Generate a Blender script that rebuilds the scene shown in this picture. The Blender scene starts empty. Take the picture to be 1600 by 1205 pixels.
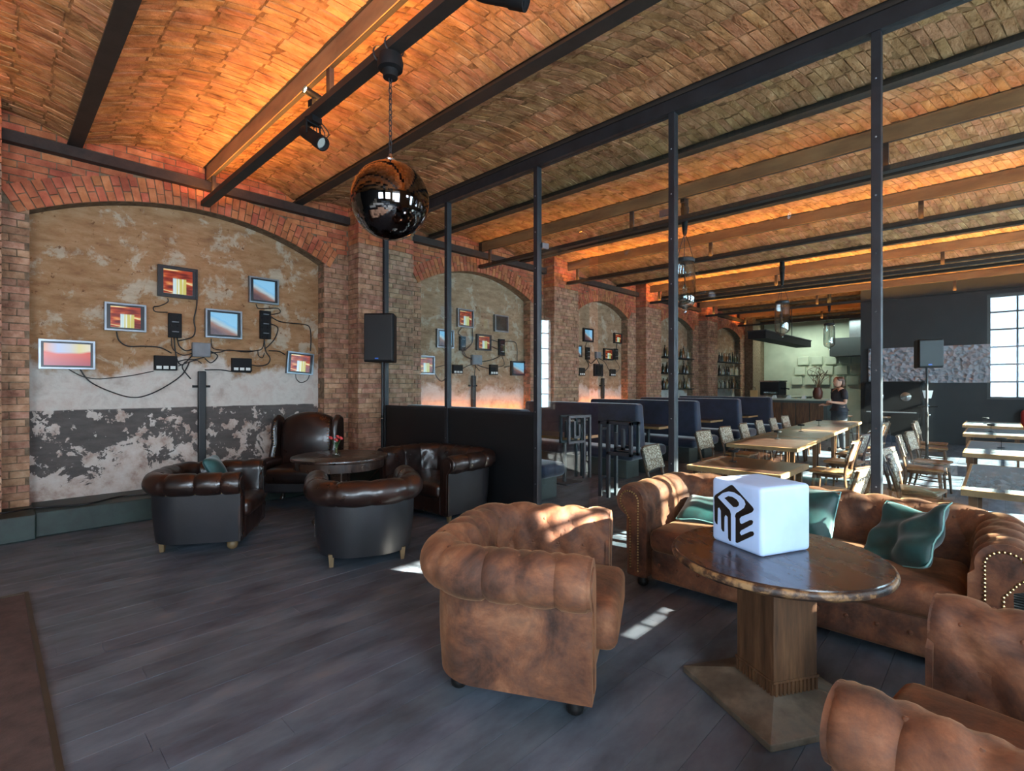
import bpy, bmesh, math, random
from mathutils import Vector, Matrix
random.seed(7)
PI = math.pi
SC = bpy.context.scene
COL = SC.collection
# ---------------------------------------------------------------- camera, sky, sun, exposure
YAW = math.radians(43.93)
cam_d = bpy.data.cameras.new('camera'); cam = bpy.data.objects.new('camera', cam_d); COL.objects.link(cam)
cam.location = (0, 0, 1.55); cam.rotation_euler = (PI/2, 0, YAW)
cam_d.sensor_width = 36; cam_d.lens = 790/1600*36; cam_d.clip_start = .05; cam_d.clip_end = 200
SC.camera = cam
W = bpy.data.worlds.new('sky'); SC.world = W; W.use_nodes = True
bg = W.node_tree.nodes['Background']; bg.inputs[0].default_value = (.70, .84, 1.0, 1); bg.inputs[1].default_value = 30.0
sun_d = bpy.data.lights.new('sun', 'SUN'); sun = bpy.data.objects.new('sun', sun_d); COL.objects.link(sun)
sun_d.energy = 150; sun_d.angle = .009; sun_d.color = (1, .90, .76)
sun.rotation_euler = Vector((-.98, -.196, -.47)).to_track_quat('-Z', 'Y').to_euler()
SC.view_settings.view_transform = 'Standard'; SC.view_settings.look = 'None'
SC.view_settings.gamma = 1; SC.view_settings.use_curve_mapping = False; SC.view_settings.exposure = 0.0
cy = SC.cycles
cy.max_bounces = 10; cy.diffuse_bounces = 5; cy.glossy_bounces = 4; cy.transmission_bounces = 6; cy.transparent_max_bounces = 24
cy.sample_clamp_indirect = 6; cy.caustics_reflective = False; cy.caustics_refractive = False; cy.use_denoising = True

# ---------------------------------------------------------------- helpers
FX, FY = -.6938, .7202
def wl(px, py, X):                       # a point of the plane x = X (the long brick wall) seen at a photo pixel
    r = (px-800)/790; d = X/(FX+FY*r); return (X, d*(FY-FX*r), 1.55+(602.5-py)*d/790)
class MB:
    def __init__(s): s.v = []; s.f = []; s.T = None
    def add(s, vs, fs):
        n = len(s.v)
        s.v += [tuple(s.T @ Vector(p)) if s.T else tuple(p) for p in vs]
        s.f += [tuple(n+i for i in f) for f in fs]; return s
    def box(s, x0, x1, y0, y1, z0, z1):
        return s.add([(x0,y0,z0),(x1,y0,z0),(x1,y1,z0),(x0,y1,z0),(x0,y0,z1),(x1,y0,z1),(x1,y1,z1),(x0,y1,z1)],
                     [(0,3,2,1),(4,5,6,7),(0,1,5,4),(1,2,6,5),(2,3,7,6),(3,0,4,7)])
    def cbox(s, c, d): return s.box(c[0]-d[0]/2, c[0]+d[0]/2, c[1]-d[1]/2, c[1]+d[1]/2, c[2]-d[2]/2, c[2]+d[2]/2)
    def taper(s, c0, d0, c1, d1):        # a box between two rectangles, lower and upper
        vs = []
        for c, d in ((c0, d0), (c1, d1)):
            for a, b in ((-1,-1),(1,-1),(1,1),(-1,1)): vs.append((c[0]+a*d[0]/2, c[1]+b*d[1]/2, c[2]))
        return s.add(vs, [(0,3,2,1),(4,5,6,7),(0,1,5,4),(1,2,6,5),(2,3,7,6),(3,0,4,7)])
    def tube(s, pts, r, n=8, cap=True):
        pts = [Vector(p) for p in pts]; m = len(pts); rs = r if isinstance(r, (list, tuple)) else [r]*m
        vs = []; up = None
        for i, p in enumerate(pts):
            t = (pts[min(i+1, m-1)]-pts[max(i-1, 0)]).normalized()
            if up is None:
                up = Vector((0,0,1)) if abs(t.z) < .9 else Vector((1,0,0))
            a = t.cross(up)
            if a.length < 1e-6: a = t.orthogonal()
            a.normalize(); b = a.cross(t).normalized(); up = b
            for k in range(n):
                q = 2*PI*k/n; vs.append(p + a*math.cos(q)*rs[i] + b*math.sin(q)*rs[i])
        fs = [(i*n+k, i*n+(k+1) % n, (i+1)*n+(k+1) % n, (i+1)*n+k) for i in range(m-1) for k in range(n)]
        if cap: fs += [tuple(range(n-1, -1, -1)), tuple((m-1)*n+k for k in range(n))]
        return s.add(vs, fs)
    def lathe(s, prof, n=24, c=(0,0,0)):
        vs = []; fs = []; m = len(prof)
        for r, z in prof:
            for k in range(n): vs.append((c[0]+r*math.cos(2*PI*k/n), c[1]+r*math.sin(2*PI*k/n), c[2]+z))
        fs = [(i*n+k, i*n+(k+1) % n, (i+1)*n+(k+1) % n, (i+1)*n+k) for i in range(m-1) for k in range(n)]
        fs += [tuple(range(n-1, -1, -1)), tuple((m-1)*n+k for k in range(n))]
        return s.add(vs, fs)
    def ball(s, c, r, n=12, m=8, sz=1):
        return s.lathe([(max(r*math.sin(PI*i/m), 1e-4), -r*sz*math.cos(PI*i/m)) for i in range(m+1)], n, c)
    def prism(s, poly, fn, a, b):        # poly of (u,v); fn(u,v,w) -> xyz ; extruded w from a to b
        n = len(poly)
        vs = [fn(u, v, a) for u, v in poly]+[fn(u, v, b) for u, v in poly]
        return s.add(vs, [tuple(range(n-1, -1, -1)), tuple(range(n, 2*n))]+[(i, (i+1) % n, n+(i+1) % n, n+i) for i in range(n)])
    def rbox(s, c, d, r=.04, n=9, puff=(0,0,0), warp=None):
        hx, hy, hz = d[0]/2, d[1]/2, d[2]/2; r = min(r, hx, hy, hz)
        key = {}; vs = []; fs = []
        def pos(i, h):                   # two rings of the grid lie in the rounding
            if i <= 2: return (-h, -h+.586*r, -h+r)[i]
            if i >= n-2: return (h, h-.586*r, h-r)[n-i]
            return -h+r+(2*h-2*r)*(i-2)/(n-4)
        def P(i, j, k):
            kk = (i, j, k)
            if kk in key: return key[kk]
            q = [pos(i, hx), pos(j, hy), pos(k, hz)]
            cl = [max(-h+r, min(h-r, x*1.0)) for x, h in zip(q, (hx, hy, hz))]
            dv = Vector([x-y for x, y in zip(q, cl)])
            p = Vector(cl)+(dv.normalized()*r if dv.length > 1e-9 else Vector())
            u, v, w = (x/h for x, h in zip(p, (hx, hy, hz)))
            p.x += puff[0]*u*max(0, 1-v*v)*max(0, 1-w*w); p.y += puff[1]*v*max(0, 1-u*u)*max(0, 1-w*w); p.z += puff[2]*w*max(0, 1-u*u)*max(0, 1-v*v)
            if warp: p = Vector(warp(p.x, p.y, p.z))
            key[kk] = len(vs); vs.append((p.x+c[0], p.y+c[1], p.z+c[2])); return key[kk]
        for i in range(n):
            for j in range(n):
                fs += [(P(i,j,0),P(i,j+1,0),P(i+1,j+1,0),P(i+1,j,0)), (P(i,j,n),P(i+1,j,n),P(i+1,j+1,n),P(i,j+1,n)),
                       (P(i,0,j),P(i+1,0,j),P(i+1,0,j+1),P(i,0,j+1)), (P(i,n,j),P(i,n,j+1),P(i+1,n,j+1),P(i+1,n,j)),
                       (P(0,i,j),P(0,i,j+1),P(0,i+1,j+1),P(0,i+1,j)), (P(n,i,j),P(n,i+1,j),P(n,i+1,j+1),P(n,i,j+1))]
        return s.add(vs, fs)
    def mesh(s, name, m, smooth=False):
        me = bpy.data.meshes.new(name); me.from_pydata(s.v, [], s.f); me.update()
        if m: me.materials.append(m)
        if smooth:
            me.polygons.foreach_set('use_smooth', [True]*len(me.polygons))
            if smooth != 'all': me.set_sharp_from_angle(angle=math.radians(45))
        return me
    def build(s, name, m, parent=None, smooth=False, bevel=0, loc=None):
        o = bpy.data.objects.new(name, s.mesh(name, m, smooth)); COL.objects.link(o); o.parent = parent
        if loc: o.location = loc
        if bevel:
            bv = o.modifiers.new('bevel', 'BEVEL'); bv.width = bevel; bv.segments = 2; bv.limit_method = 'ANGLE'; bv.angle_limit = .7
        return o
def tag(o, label=None, cat=None, group=None, kind=None):
    if label: o['label'] = label
    if cat: o['category'] = cat
    if group: o['group'] = group
    if kind: o['kind'] = kind
    return o
def thing(name, label, cat, loc=(0,0,0), rz=0, group=None):
    o = bpy.data.objects.new(name, None); COL.objects.link(o); o.empty_display_size = .1
    o.location = loc; o.rotation_euler = (0, 0, rz); return tag(o, label, cat, group)
def struct(name, mb, m, label, **k): return tag(mb.build(name, m, **k), label, 'structure' if False else None, kind='structure')
def dup(o, parent=None, **k):
    c = o.copy(); COL.objects.link(c); c.parent = parent
    for ch in [x for x in o.children]: dup(ch, c)
    if parent is None:
        for a, b in k.items():
            if a == 'loc': c.location = b
            elif a == 'rz': c.rotation_euler = (0, 0, b)
            else: c[a] = b
    return c
def share(me, name, parent, loc=(0,0,0), rot=(0,0,0), scale=(1,1,1)):
    o = bpy.data.objects.new(name, me); COL.objects.link(o); o.parent = parent; o.location = loc; o.rotation_euler = rot; o.scale = scale; return o
def smooth_path(pts, n=6):               # Catmull-Rom through the points
    P = [Vector(p) for p in pts]; out = []
    for i in range(len(P)-1):
        a, b, c, d = P[max(i-1, 0)], P[i], P[i+1], P[min(i+2, len(P)-1)]
        for k in range(n):
            t = k/n; out.append(.5*((2*b)+(c-a)*t+(2*a-5*b+4*c-d)*t*t+(3*b-a-3*c+d)*t**3))
    return out+[P[-1]]

# ---------------------------------------------------------------- materials
def rgb(h, k=1.0):
    c = [int(h[i:i+2], 16)/255 for i in (0, 2, 4)]
    return tuple(((x/12.92) if x <= .04045 else ((x+.055)/1.055)**2.4)*k for x in c)+(1,)
class NT:
    def __init__(s, name):
        s.m = bpy.data.materials.new(name); s.m.use_nodes = True; s.t = s.m.node_tree; s.b = s.t.nodes['Principled BSDF']; s.o = s.t.nodes['Material Output']
    def n(s, ty, **k):
        nd = s.t.nodes.new(ty)
        for a, b in k.items():
            if a.startswith('i_'):
                key = a[2:]; key = int(key) if key.isdigit() else key.replace('_', ' ')
                nd.inputs[key].default_value = b
            else: setattr(nd, a, b)
        return nd
    def l(s, a, b): s.t.links.new(a, b)
    def coord(s, kind, stretch=(1,1,1), rot=(0,0,0)):
        mp = s.n('ShaderNodeMapping'); mp.inputs['Scale'].default_value = stretch; mp.inputs['Rotation'].default_value = rot
        if kind == 'P': s.l(s.n('ShaderNodeNewGeometry').outputs['Position'], mp.inputs[0])
        else: s.l(s.n('ShaderNodeTexCoord').outputs[kind], mp.inputs[0])
        return mp.outputs[0]
    def noise(s, vec, scale, detail=6, rough=.6, dist=0):
        nd = s.n('ShaderNodeTexNoise'); nd.inputs['Scale'].default_value = scale; nd.inputs['Detail'].default_value = detail
        nd.inputs['Roughness'].default_value = rough; nd.inputs['Distortion'].default_value = dist; s.l(vec, nd.inputs['Vector']); return nd.outputs['Fac']
    def ramp(s, fac, stops):
        nd = s.n('ShaderNodeValToRGB'); e = nd.color_ramp.elements
        while len(e) > 1: e.remove(e[0])
        e[0].position = stops[0][0]; e[0].color = stops[0][1]
        for p, c in stops[1:]:
            q = e.new(p); q.color = c
        s.l(fac, nd.inputs[0]); return nd.outputs[0]
    def step(s, fac, a, b):              # smooth 0..1 between a and b
        nd = s.n('ShaderNodeMapRange'); nd.inputs[1].default_value = a; nd.inputs[2].default_value = b; s.l(fac, nd.inputs[0]); return nd.outputs[0]
    def math(s, op, a, b=None):
        nd = s.n('ShaderNodeMath', operation=op)
        for i, x in enumerate((a, b)):
            if x is None: continue
            if isinstance(x, (int, float)): nd.inputs[i].default_value = x
            else: s.l(x, nd.inputs[i])
        return nd.outputs[0]
    def mix(s, fac, a, b, mode='MIX'):
        nd = s.n('ShaderNodeMix', data_type='RGBA', blend_type=mode)
        for sock, x in ((nd.inputs[0], fac), (nd.inputs[6], a), (nd.inputs[7], b)):
            if isinstance(x, (int, float, tuple)): sock.default_value = x
            else: s.l(x, sock)
        return nd.outputs[2]
    def bump(s, h, strength, dist=.02):
        nd = s.n('ShaderNodeBump'); nd.inputs['Strength'].default_value = strength; nd.inputs['Distance'].default_value = dist
        s.l(h, nd.inputs['Height']); s.l(nd.outputs[0], s.b.inputs['Normal'])
    def rnd(s):                          # one number for each piece, joined or separate
        a = s.n('ShaderNodeNewGeometry').outputs['Random Per Island']; b = s.n('ShaderNodeObjectInfo').outputs['Random']
        return s.math('FRACT', s.math('ADD', a, b))
def mat(name, stops, scale=6, detail=6, kind='Object', stretch=(1,1,1), rough=.5, rough2=None, metal=0, bump=0, bscale=None, bdist=.01, piece=0, coat=0, sheen=0, spec=.5, emit=None, estr=0, dist=0):
    k = NT(name); v = k.coord(kind, stretch); f = k.noise(v, scale, detail, dist=dist)
    if isinstance(stops, tuple): stops = [(.3, tuple(x*.85 for x in stops[:3])+(1,)), (.7, tuple(min(1, x*1.12) for x in stops[:3])+(1,))]
    c = k.ramp(f, stops)
    if piece:
        hsv = k.n('ShaderNodeHueSaturation'); k.l(c, hsv.inputs['Color']); r = k.rnd()
        k.l(k.math('ADD', k.math('MULTIPLY', r, piece*2), 1-piece), hsv.inputs['Value'])
        k.l(k.math('ADD', k.math('MULTIPLY', k.math('FRACT', k.math('MULTIPLY', r, 7.13)), .024), .488), hsv.inputs['Hue']); c = hsv.outputs[0]
    k.l(c, k.b.inputs['Base Color'])
    k.b.inputs['Metallic'].default_value = metal; k.b.inputs['Specular IOR Level'].default_value = spec
    if rough2 is None: k.b.inputs['Roughness'].default_value = rough
    else: k.l(k.step(k.noise(v, scale*1.7, 4), .3, .7), (mr := k.n('ShaderNodeMapRange')).inputs[0]); mr.inputs[3].default_value = rough; mr.inputs[4].default_value = rough2; k.l(mr.outputs[0], k.b.inputs['Roughness'])
    if bump: k.bump(k.noise(v, bscale or scale*3, 5), bump, bdist)
    if coat: k.b.inputs['Coat Weight'].default_value = coat; k.b.inputs['Coat Roughness'].default_value = .15
    if sheen: k.b.inputs['Sheen Weight'].default_value = sheen; k.b.inputs['Sheen Roughness'].default_value = .4
    if emit: k.b.inputs['Emission Color'].default_value = emit; k.b.inputs['Emission Strength'].default_value = estr
    return k.m
def glass(name, tint=(.86,.94,.95,1), ior=1.5, rough=0):
    k = NT(name); t = k.n('ShaderNodeBsdfTransparent'); t.inputs[0].default_value = tint
    g = k.n('ShaderNodeBsdfGlossy'); g.inputs['Roughness'].default_value = rough; g.inputs[0].default_value = (1,1,1,1)
    lw = k.n('ShaderNodeLayerWeight'); lw.inputs[0].default_value = .5; f0 = ((ior-1)/(ior+1))**2; mx = k.n('ShaderNodeMixShader')   # Schlick, the same from both sides
    if ior > 2: k.l(k.mix(k.math('POWER', lw.outputs['Facing'], 2.5), tint, (.35,.36,.36,1)), t.inputs[0])   # thick blown walls darken at the rim
    k.l(k.math('ADD', k.math('MULTIPLY', k.math('POWER', lw.outputs['Facing'], 5), 1-f0), f0), mx.inputs[0]); k.l(t.outputs[0], mx.inputs[1]); k.l(g.outputs[0], mx.inputs[2]); k.l(mx.outputs[0], k.o.inputs[0]); return k.m
def emis(name, col, st):
    k = NT(name); e = k.n('ShaderNodeEmission'); e.inputs[0].default_value = col; e.inputs[1].default_value = st; k.l(e.outputs[0], k.o.inputs[0]); return k.m
m_brick = mat('buff brick', [(.25, rgb('6e4d3c')), (.5, rgb('a07860')), (.75, rgb('bd9880'))], 9, 8, 'P', rough=.9, bump=.5, bscale=40, piece=.2, spec=.2)
m_red = mat('red brick', [(.25, rgb('854630')), (.55, rgb('b56a4a')), (.8, rgb('c98664'))], 7, 8, 'P', rough=.9, bump=.4, bscale=40, piece=.2, spec=.2)
m_mortar = mat('mortar', [(.3, rgb('5a4a3a')), (.7, rgb('88745f'))], 14, 8, 'P', rough=.95, bump=.6, bscale=50, spec=.2)
m_vault = mat('vault brick', [(.2, rgb('583c2a')), (.42, rgb('a57852')), (.6, rgb('c29268')), (.8, rgb('d8b088'))], 7, 12, 'P', (1, .6, 1), rough=.95, bump=1.0, bscale=22, bdist=.03, piece=.11, spec=.15)
m_vmort = mat('vault mortar', [(.25, rgb('503724')), (.5, rgb('95704c')), (.75, rgb('b8906a'))], 8, 10, 'P', rough=.95, bump=1.0, bscale=30, bdist=.02, spec=.15)
m_steel = mat('black steel', [(.3, rgb('15161a')), (.7, rgb('24262b'))], 5, 4, 'P', rough=.45, rough2=.6, bump=.05)
m_beam = mat('painted iron beam', [(.3, rgb('1b1916')), (.7, rgb('2b2724'))], 6, 6, 'P', rough=.6, bump=.15)
m_web = mat('tan painted beam board', [(.3, rgb('6e5238')), (.7, rgb('96744f'))], 5, 8, 'P', (.3, 1, 1), rough=.8, bump=.2)
m_rust = mat('rusty iron plate', [(.3, rgb('1d1412')), (.7, rgb('3a2a24'))], 8, 8, 'P', rough=.75, bump=.3)
m_plank = mat('dark floor boards', [(.25, rgb('2d3238')), (.45, rgb('4a525b')), (.6, rgb('5b636c')), (.75, rgb('68696b'))], 2.4, 10, 'P', (2.2, .8, 1), rough=.36, rough2=.6, bump=.12, bscale=9, piece=.09)
m_green = mat('dark green plinth paint', [(.3, rgb('16231f')), (.7, rgb('2a3a35'))], 6, 6, 'P', rough=.5, bump=.2)
m_black = mat('matt black', rgb('0c0c0e'), 8, rough=.7, spec=.3)
m_panel = mat('black sheet panel', rgb('101113'), 2, kind='P', rough=.5)
m_rubber = mat('cable rubber', rgb('0e0e10'), 8, rough=.5)
m_chrome = mat('polished steel', rgb('c4c8cc'), 8, rough=.2, metal=1)
m_alu = mat('aluminium', rgb('84888e'), 8, rough=.35, metal=.9)
m_grey = mat('grey plastic', rgb('6f7276'), 8, rough=.5)
m_white = mat('white paint', rgb('d8d8d2'), 6, kind='P', rough=.6)
m_glass = glass('partition glass')
m_jar = glass('blown glass', (.90,.92,.92,1), 2.1)
m_vase = glass('clear vase glass', (.92,.97,.95,1), 1.5)
def suede():
    k = NT('worn brown suede'); v = k.coord('Object'); a = k.noise(v, 3.6, 10, .68, .4); b = k.noise(v, 12, 8, .7, .6)
    c = k.ramp(a, [(.33, rgb('2e1e17')), (.44, rgb('533425')), (.55, rgb('724831')), (.70, rgb('93674a'))])
    c = k.mix(k.step(b, .45, .72), c, k.mix(.6, c, rgb('4a3a34'))); k.l(c, k.b.inputs['Base Color'])
    k.b.inputs['Roughness'].default_value = .75; k.b.inputs['Sheen Weight'].default_value = .35; k.b.inputs['Sheen Roughness'].default_value = .35
    k.b.inputs['Sheen Tint'].default_value = rgb('d9a67a'); k.b.inputs['Specular IOR Level'].default_value = .3
    k.bump(k.noise(v, 60, 4), .12, .01); return k.m
m_suede = suede()
m_leather = mat('dark oxblood leather', [(.3, rgb('100a09')), (.55, rgb('24140f')), (.78, rgb('3c221a'))], 4, 8, rough=.25, rough2=.45, bump=.15, bscale=70, coat=.3)
m_leath2 = mat('flat dark leatherette', [(.3, rgb('141416')), (.7, rgb('222126'))], 3, 6, rough=.5, bump=.08, bscale=80)
m_stud = mat('brass nailhead', rgb('b89e6a'), 8, rough=.3, metal=1)
m_dwood = mat('dark stained wood', [(.3, rgb('1c1210')), (.6, rgb('38251c')), (.8, rgb('563a2a'))], 3, 8, stretch=(1, 8, 1), rough=.22, rough2=.45, bump=.08, bscale=20, coat=.25)
m_ttop = mat('polished dark table top', [(.3, rgb('1e1310')), (.6, rgb('34211a')), (.78, rgb('4a2f24'))], 2.5, 9, stretch=(1, 3, 1), rough=.16, rough2=.34, bump=.03, bscale=12, coat=.2)
m_worn = mat('worn table rim', [(.35, rgb('1c120e')), (.5, rgb('3c281c')), (.62, rgb('8c6a44'))], 16, 8, rough=.5, bump=.4, bscale=40)
m_mwood = mat('worn brown wood', [(.3, rgb('3a2617')), (.55, rgb('5e4029')), (.78, rgb('7c5a3c'))], 4, 8, stretch=(6, 6, .7), rough=.5, rough2=.65, bump=.15, bscale=25)
m_base = mat('scuffed grey brown wood', [(.25, rgb('332c26')), (.5, rgb('5d5244')), (.62, rgb('75685a')), (.8, rgb('4a5450'))], 5, 9, stretch=(1, 1, 1), rough=.6, bump=.3, bscale=20)
m_blackfoot = mat('black foot', rgb('100e0d'), 8, rough=.4)
m_cubew = mat('white lamp plastic', rgb('b2c8ea'), 3, rough=.45, emit=rgb('9cc6ff'), estr=.13)
m_logo = mat('black print', rgb('16120f'), 3, rough=.6)
m_teal = mat('teal velvet', [(.3, rgb('082626')), (.6, rgb('124442')), (.8, rgb('1c5a58'))], 6, 6, rough=.5, sheen=.3, bump=.1, bscale=30)
m_tpipe = mat('pale teal piping', rgb('7fb5b0'), 6, rough=.6)
m_velvet = mat('blue velvet', [(.3, rgb('151b2b')), (.7, rgb('232d46'))], 4, 6, 'P', rough=.8, sheen=.5, bump=.05)
m_bbase = mat('grey green booth base', rgb('3f4744'), 3, kind='P', rough=.6)
def weave():
    k = NT('pressed pale chair back'); v = k.coord('Object'); vo = k.n('ShaderNodeTexVoronoi', i_Scale=26.0, feature='DISTANCE_TO_EDGE'); k.l(v, vo.inputs['Vector'])
    c = k.ramp(vo.outputs['Distance'], [(.0, rgb('5a4636')), (.10, rgb('a8927a')), (.4, rgb('d4c6b2'))]); k.l(c, k.b.inputs['Base Color'])
    k.b.inputs['Roughness'].default_value = .22; k.bump(vo.outputs['Distance'], .8, .03); return k.m
m_weave = weave()
m_cane = mat('pressed light wood seat', [(.3, rgb('6b4a2e')), (.7, rgb('a57c52'))], 14, 8, rough=.35, bump=.25, bscale=30)
m_chwood = mat('brown chair wood', [(.3, rgb('3a2415')), (.7, rgb('6b4729'))], 6, 6, rough=.35, bump=.05)
m_tbrown = mat('brown table top', [(.3, rgb('261812')), (.7, rgb('3c271e'))], 4, 6, stretch=(1, 6, 1), rough=.3, bump=.03)
m_tedge = mat('oak table edge', [(.3, rgb('7c5a38')), (.7, rgb('a88258'))], 6, 6, rough=.4)
m_dark = mat('dark grey wall paint', rgb('2b2f31'), 2, kind='P', rough=.7)
m_kit = mat('kitchen white', rgb('c9cdb8'), 2, kind='P', rough=.5)
m_mat = mat('brown entrance mat', [(.3, rgb('3a2c27')), (.7, rgb('584640'))], 9, 8, 'P', rough=.9, bump=.4, bscale=60)
# ---------------------------------------------------------------- the setting
XR, YB, YF, ZT = 2.6, -4.5, 24.0, 4.75          # right wall, wall behind the camera, far wall, top
XA, XN, XPL, XRAIL = -7.52, -7.73, -7.2, -7.42  # arch face, niche back, pilaster face, rail
YP = 4.475                                       # glass partition
BEAMS = [-4.4, -3.15, -1.88, -.6, .68, 2.0, 3.18, 4.475, 5.6, 6.85, 8.05, 9.35, 10.6, 11.9, 13.2, 14.45, 15.7, 17.0, 18.2, 19.45, 20.7, 22.0, 23.2, 24.0]
COVES = [-.6, 2.0, 6.85, 9.35, 13.2, 17.0, 20.7]
NICHES = [(.316, 3.62, .41), (5.44, 8.4, .38), (10.2, 12.5, .33), (14.3, 16.7, .33), (18.5, 21.1, .33)]
PILS = [(-1.0, .1), (4.02, 5.05), (8.85, 9.75), (12.95, 13.85), (17.15, 18.0), (21.6, 22.5)]
SPR = 3.44
# floor: sub-floor, then boards laid along the long wall
sub = struct('floor', MB().box(-8, XR+.2, YB-.2, YF+.3, -.2, -.012), m_black, 'dark grey wooden board floor of the lounge and dining room')
bw = .165; rows = int((XR+7.2)/bw); restf = MB(); cnt = 0; cand = []
for i in range(rows):
    x0 = -7.2+i*bw; y = YB+random.uniform(-2, 0)
    while y < YF-.3:
        L = random.choice((2.2, 2.8, 3.4)); y0, y1 = max(y, YB), min(y+L, YF-.3); y += L
        if y1-y0 < .1: continue
        cand.append((x0+.001, x0+bw-.001, y0+.001, y1-.001, random.uniform(-.0004, .0004)))
def vis(c):
    x, yy = (c[0]+c[1])/2, (c[2]+c[3])/2; d = FX*x+FY*yy
    return 99 if c[3] < .2 or d < .6 or abs(FY*x-FX*yy) > 1.35*d+1 else d
cand.sort(key=vis)
for i, c in enumerate(cand):
    if i < 290:
        MB().box(c[0], c[1], c[2], c[3], -.012, c[4]).build('plank', m_plank, sub)
    else: restf.box(c[0], c[1], c[2], c[3], -.012, c[4])
tag(restf.build('plank', m_plank, sub), kind='stuff')

# ceiling: shallow brick vaults between iron beams
ceil = struct('ceiling', MB().box(-8, XR+.3, YB-.3, YF+.3, ZT, ZT+.2), m_vmort, 'shallow brick vaults between black iron ceiling beams')
rest_v = MB(); indiv = 0
for bi in range(len(BEAMS)-1):
    y0, y1 = BEAMS[bi]+.035, BEAMS[bi+1]-.035; z0 = 4.40 if BEAMS[bi] in COVES else 4.29; z1 = 4.40 if BEAMS[bi+1] in COVES else 4.29
    rise = .11
    def A(t, y0=y0, y1=y1, z0=z0, z1=z1): return (y0+(y1-y0)*t, z0+(z1-z0)*t+rise*4*t*(1-t))
    sh = MB(); N = 10
    for k in range(N):
        a, b = A(k/N), A((k+1)/N)
        sh.add([(-7.75,a[0],a[1]),(XR,a[0],a[1]),(XR,b[0],b[1]),(-7.75,b[0],b[1])], [(0,1,2,3)])
    sh.build('vault', m_vmort, ceil, smooth=True)
    if BEAMS[bi+1] < 0 or BEAMS[bi] > 14: continue
    skew = .26 if bi % 2 else .34
    x = -7.7; ring = 0; pitch = .077
    while x < XR-.1:
        n = 5; off = (ring % 2)*.5/n
        edges = [0]+[min(1, max(0, (k+off)/n+random.uniform(-.02, .02))) for k in range(0 if off else 1, n)]+[1]
        edges = sorted(set(edges))
        for k in range(len(edges)-1):
            ta, tb = edges[k]+.008, edges[k+1]-.008
            if tb-ta < .03: continue
            dep = random.uniform(.003, .013); vs = []
            for dd in (0, dep):
                for t, xx in ((ta, x), (ta, x+pitch-.012), (tb, x+pitch-.012), (tb, x)):
                    p = A(t); j = random.uniform(-.005, .005)
                    vs.append((xx+skew*(t-.5)+j, p[0], p[1]+.004-dd+(random.uniform(-.004, .004) if dd else 0)))
            fs = [(4,7,6,5),(0,4,5,1),(1,5,6,2),(2,6,7,3),(3,7,4,0)]
            d = FX*x+FY*(y0+y1)/2
            if indiv < 300 and -6.8 < x < -1.0 and bi in (4, 5, 6) and random.random() < .3:
                MB().add(vs, fs).build('brick', m_vault, ceil); indiv += 1
            else: rest_v.add(vs, fs)
        x += pitch; ring += 1
tag(rest_v.build('brick', m_vault, ceil), kind='stuff')
for b in BEAMS[:-1]:
    if b in COVES: m = MB().box(-7.5, XR, b-.018, b+.018, 4.21, ZT).box(-7.5, XR, b-.045, b+.045, 4.395, 4.42); MB().box(-7.4, XR-.05, b-.028, b-.019, 4.215, 4.39).build('beam_board', m_web, ceil)
    else: m = MB().box(-7.5, XR, b-.065, b+.065, 4.22, 4.245).box(-7.5, XR, b-.012, b+.012, 4.245, ZT)
    m.build('beam', m_beam, ceil)

# long brick wall on the left, with arched niches
wl_o = struct('wall_left', MB().box(-8.1, XN-.05, YB-.2, YF+.3, -.2, ZT), m_mortar, 'long brick wall with plastered arched niches')
body = MB(); bricks = []; red = []
def arc_z(n, y):                                  # intrados of a niche
    a, b, h = n; w = (b-a)/2; R = (w*w+h*h)/(2*h); c = (a+b)/2
    return SPR+h-R+math.sqrt(max(R*R-(y-c)**2, 0))
edge = [YB]+[q for n in NICHES for q in n[:2]]+[YF]
for i in range(0, len(edge), 2): body.box(XN-.1, XA-.012, edge[i], edge[i+1], 0, ZT)
for n in NICHES:
    S = 24
    for k in range(S):
        ya, yb = n[0]+(n[1]-n[0])*k/S, n[0]+(n[1]-n[0])*(k+1)/S; za, zb = arc_z(n, ya), arc_z(n, yb)
        body.add([(XA-.012,ya,za),(XA-.012,yb,zb),(XA-.012,yb,ZT),(XA-.012,ya,ZT),(XN-.1,ya,za),(XN-.1,yb,zb)], [(0,1,2,3),(4,5,1,0)])
for a, b in PILS: body.box(XA-.02, XPL-.012, a+.012, b-.012, 0, ZT)
body.build('pier_core', m_mortar, wl_o)
CH, BL, J = .0785, .25, .011
def course(fn, u0, u1, z, row, dep=.05, to=None):  # fill one course from u0 to u1; fn(u, z, proud) -> xyz
    to = bricks if to is None else to
    u = u0-(BL/2 if row % 2 else 0)-(.0 if row % 4 < 2 else .06)
    while u < u1:
        a, b = max(u, u0), min(u+BL-J, u1); u += BL
        if b-a < .035: continue
        p = random.uniform(-.004, .006); vs = [fn(a,z,-dep),fn(b,z,-dep),fn(b,z+CH-J,-dep),fn(a,z+CH-J,-dep)]
        jj = lambda: random.uniform(-.003, .003)
        vs += [fn(a+jj(),z+jj(),p+jj()),fn(b+jj(),z+jj(),p+jj()),fn(b+jj(),z+CH-J+jj(),p+jj()),fn(a+jj(),z+CH-J+jj(),p+jj())]
        to.append((vs, [(4,5,6,7),(0,1,5,4),(1,2,6,5),(2,3,7,6),(3,0,4,7)]))
nrow = int((4.6-.02)/CH)
RING = .29
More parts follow.
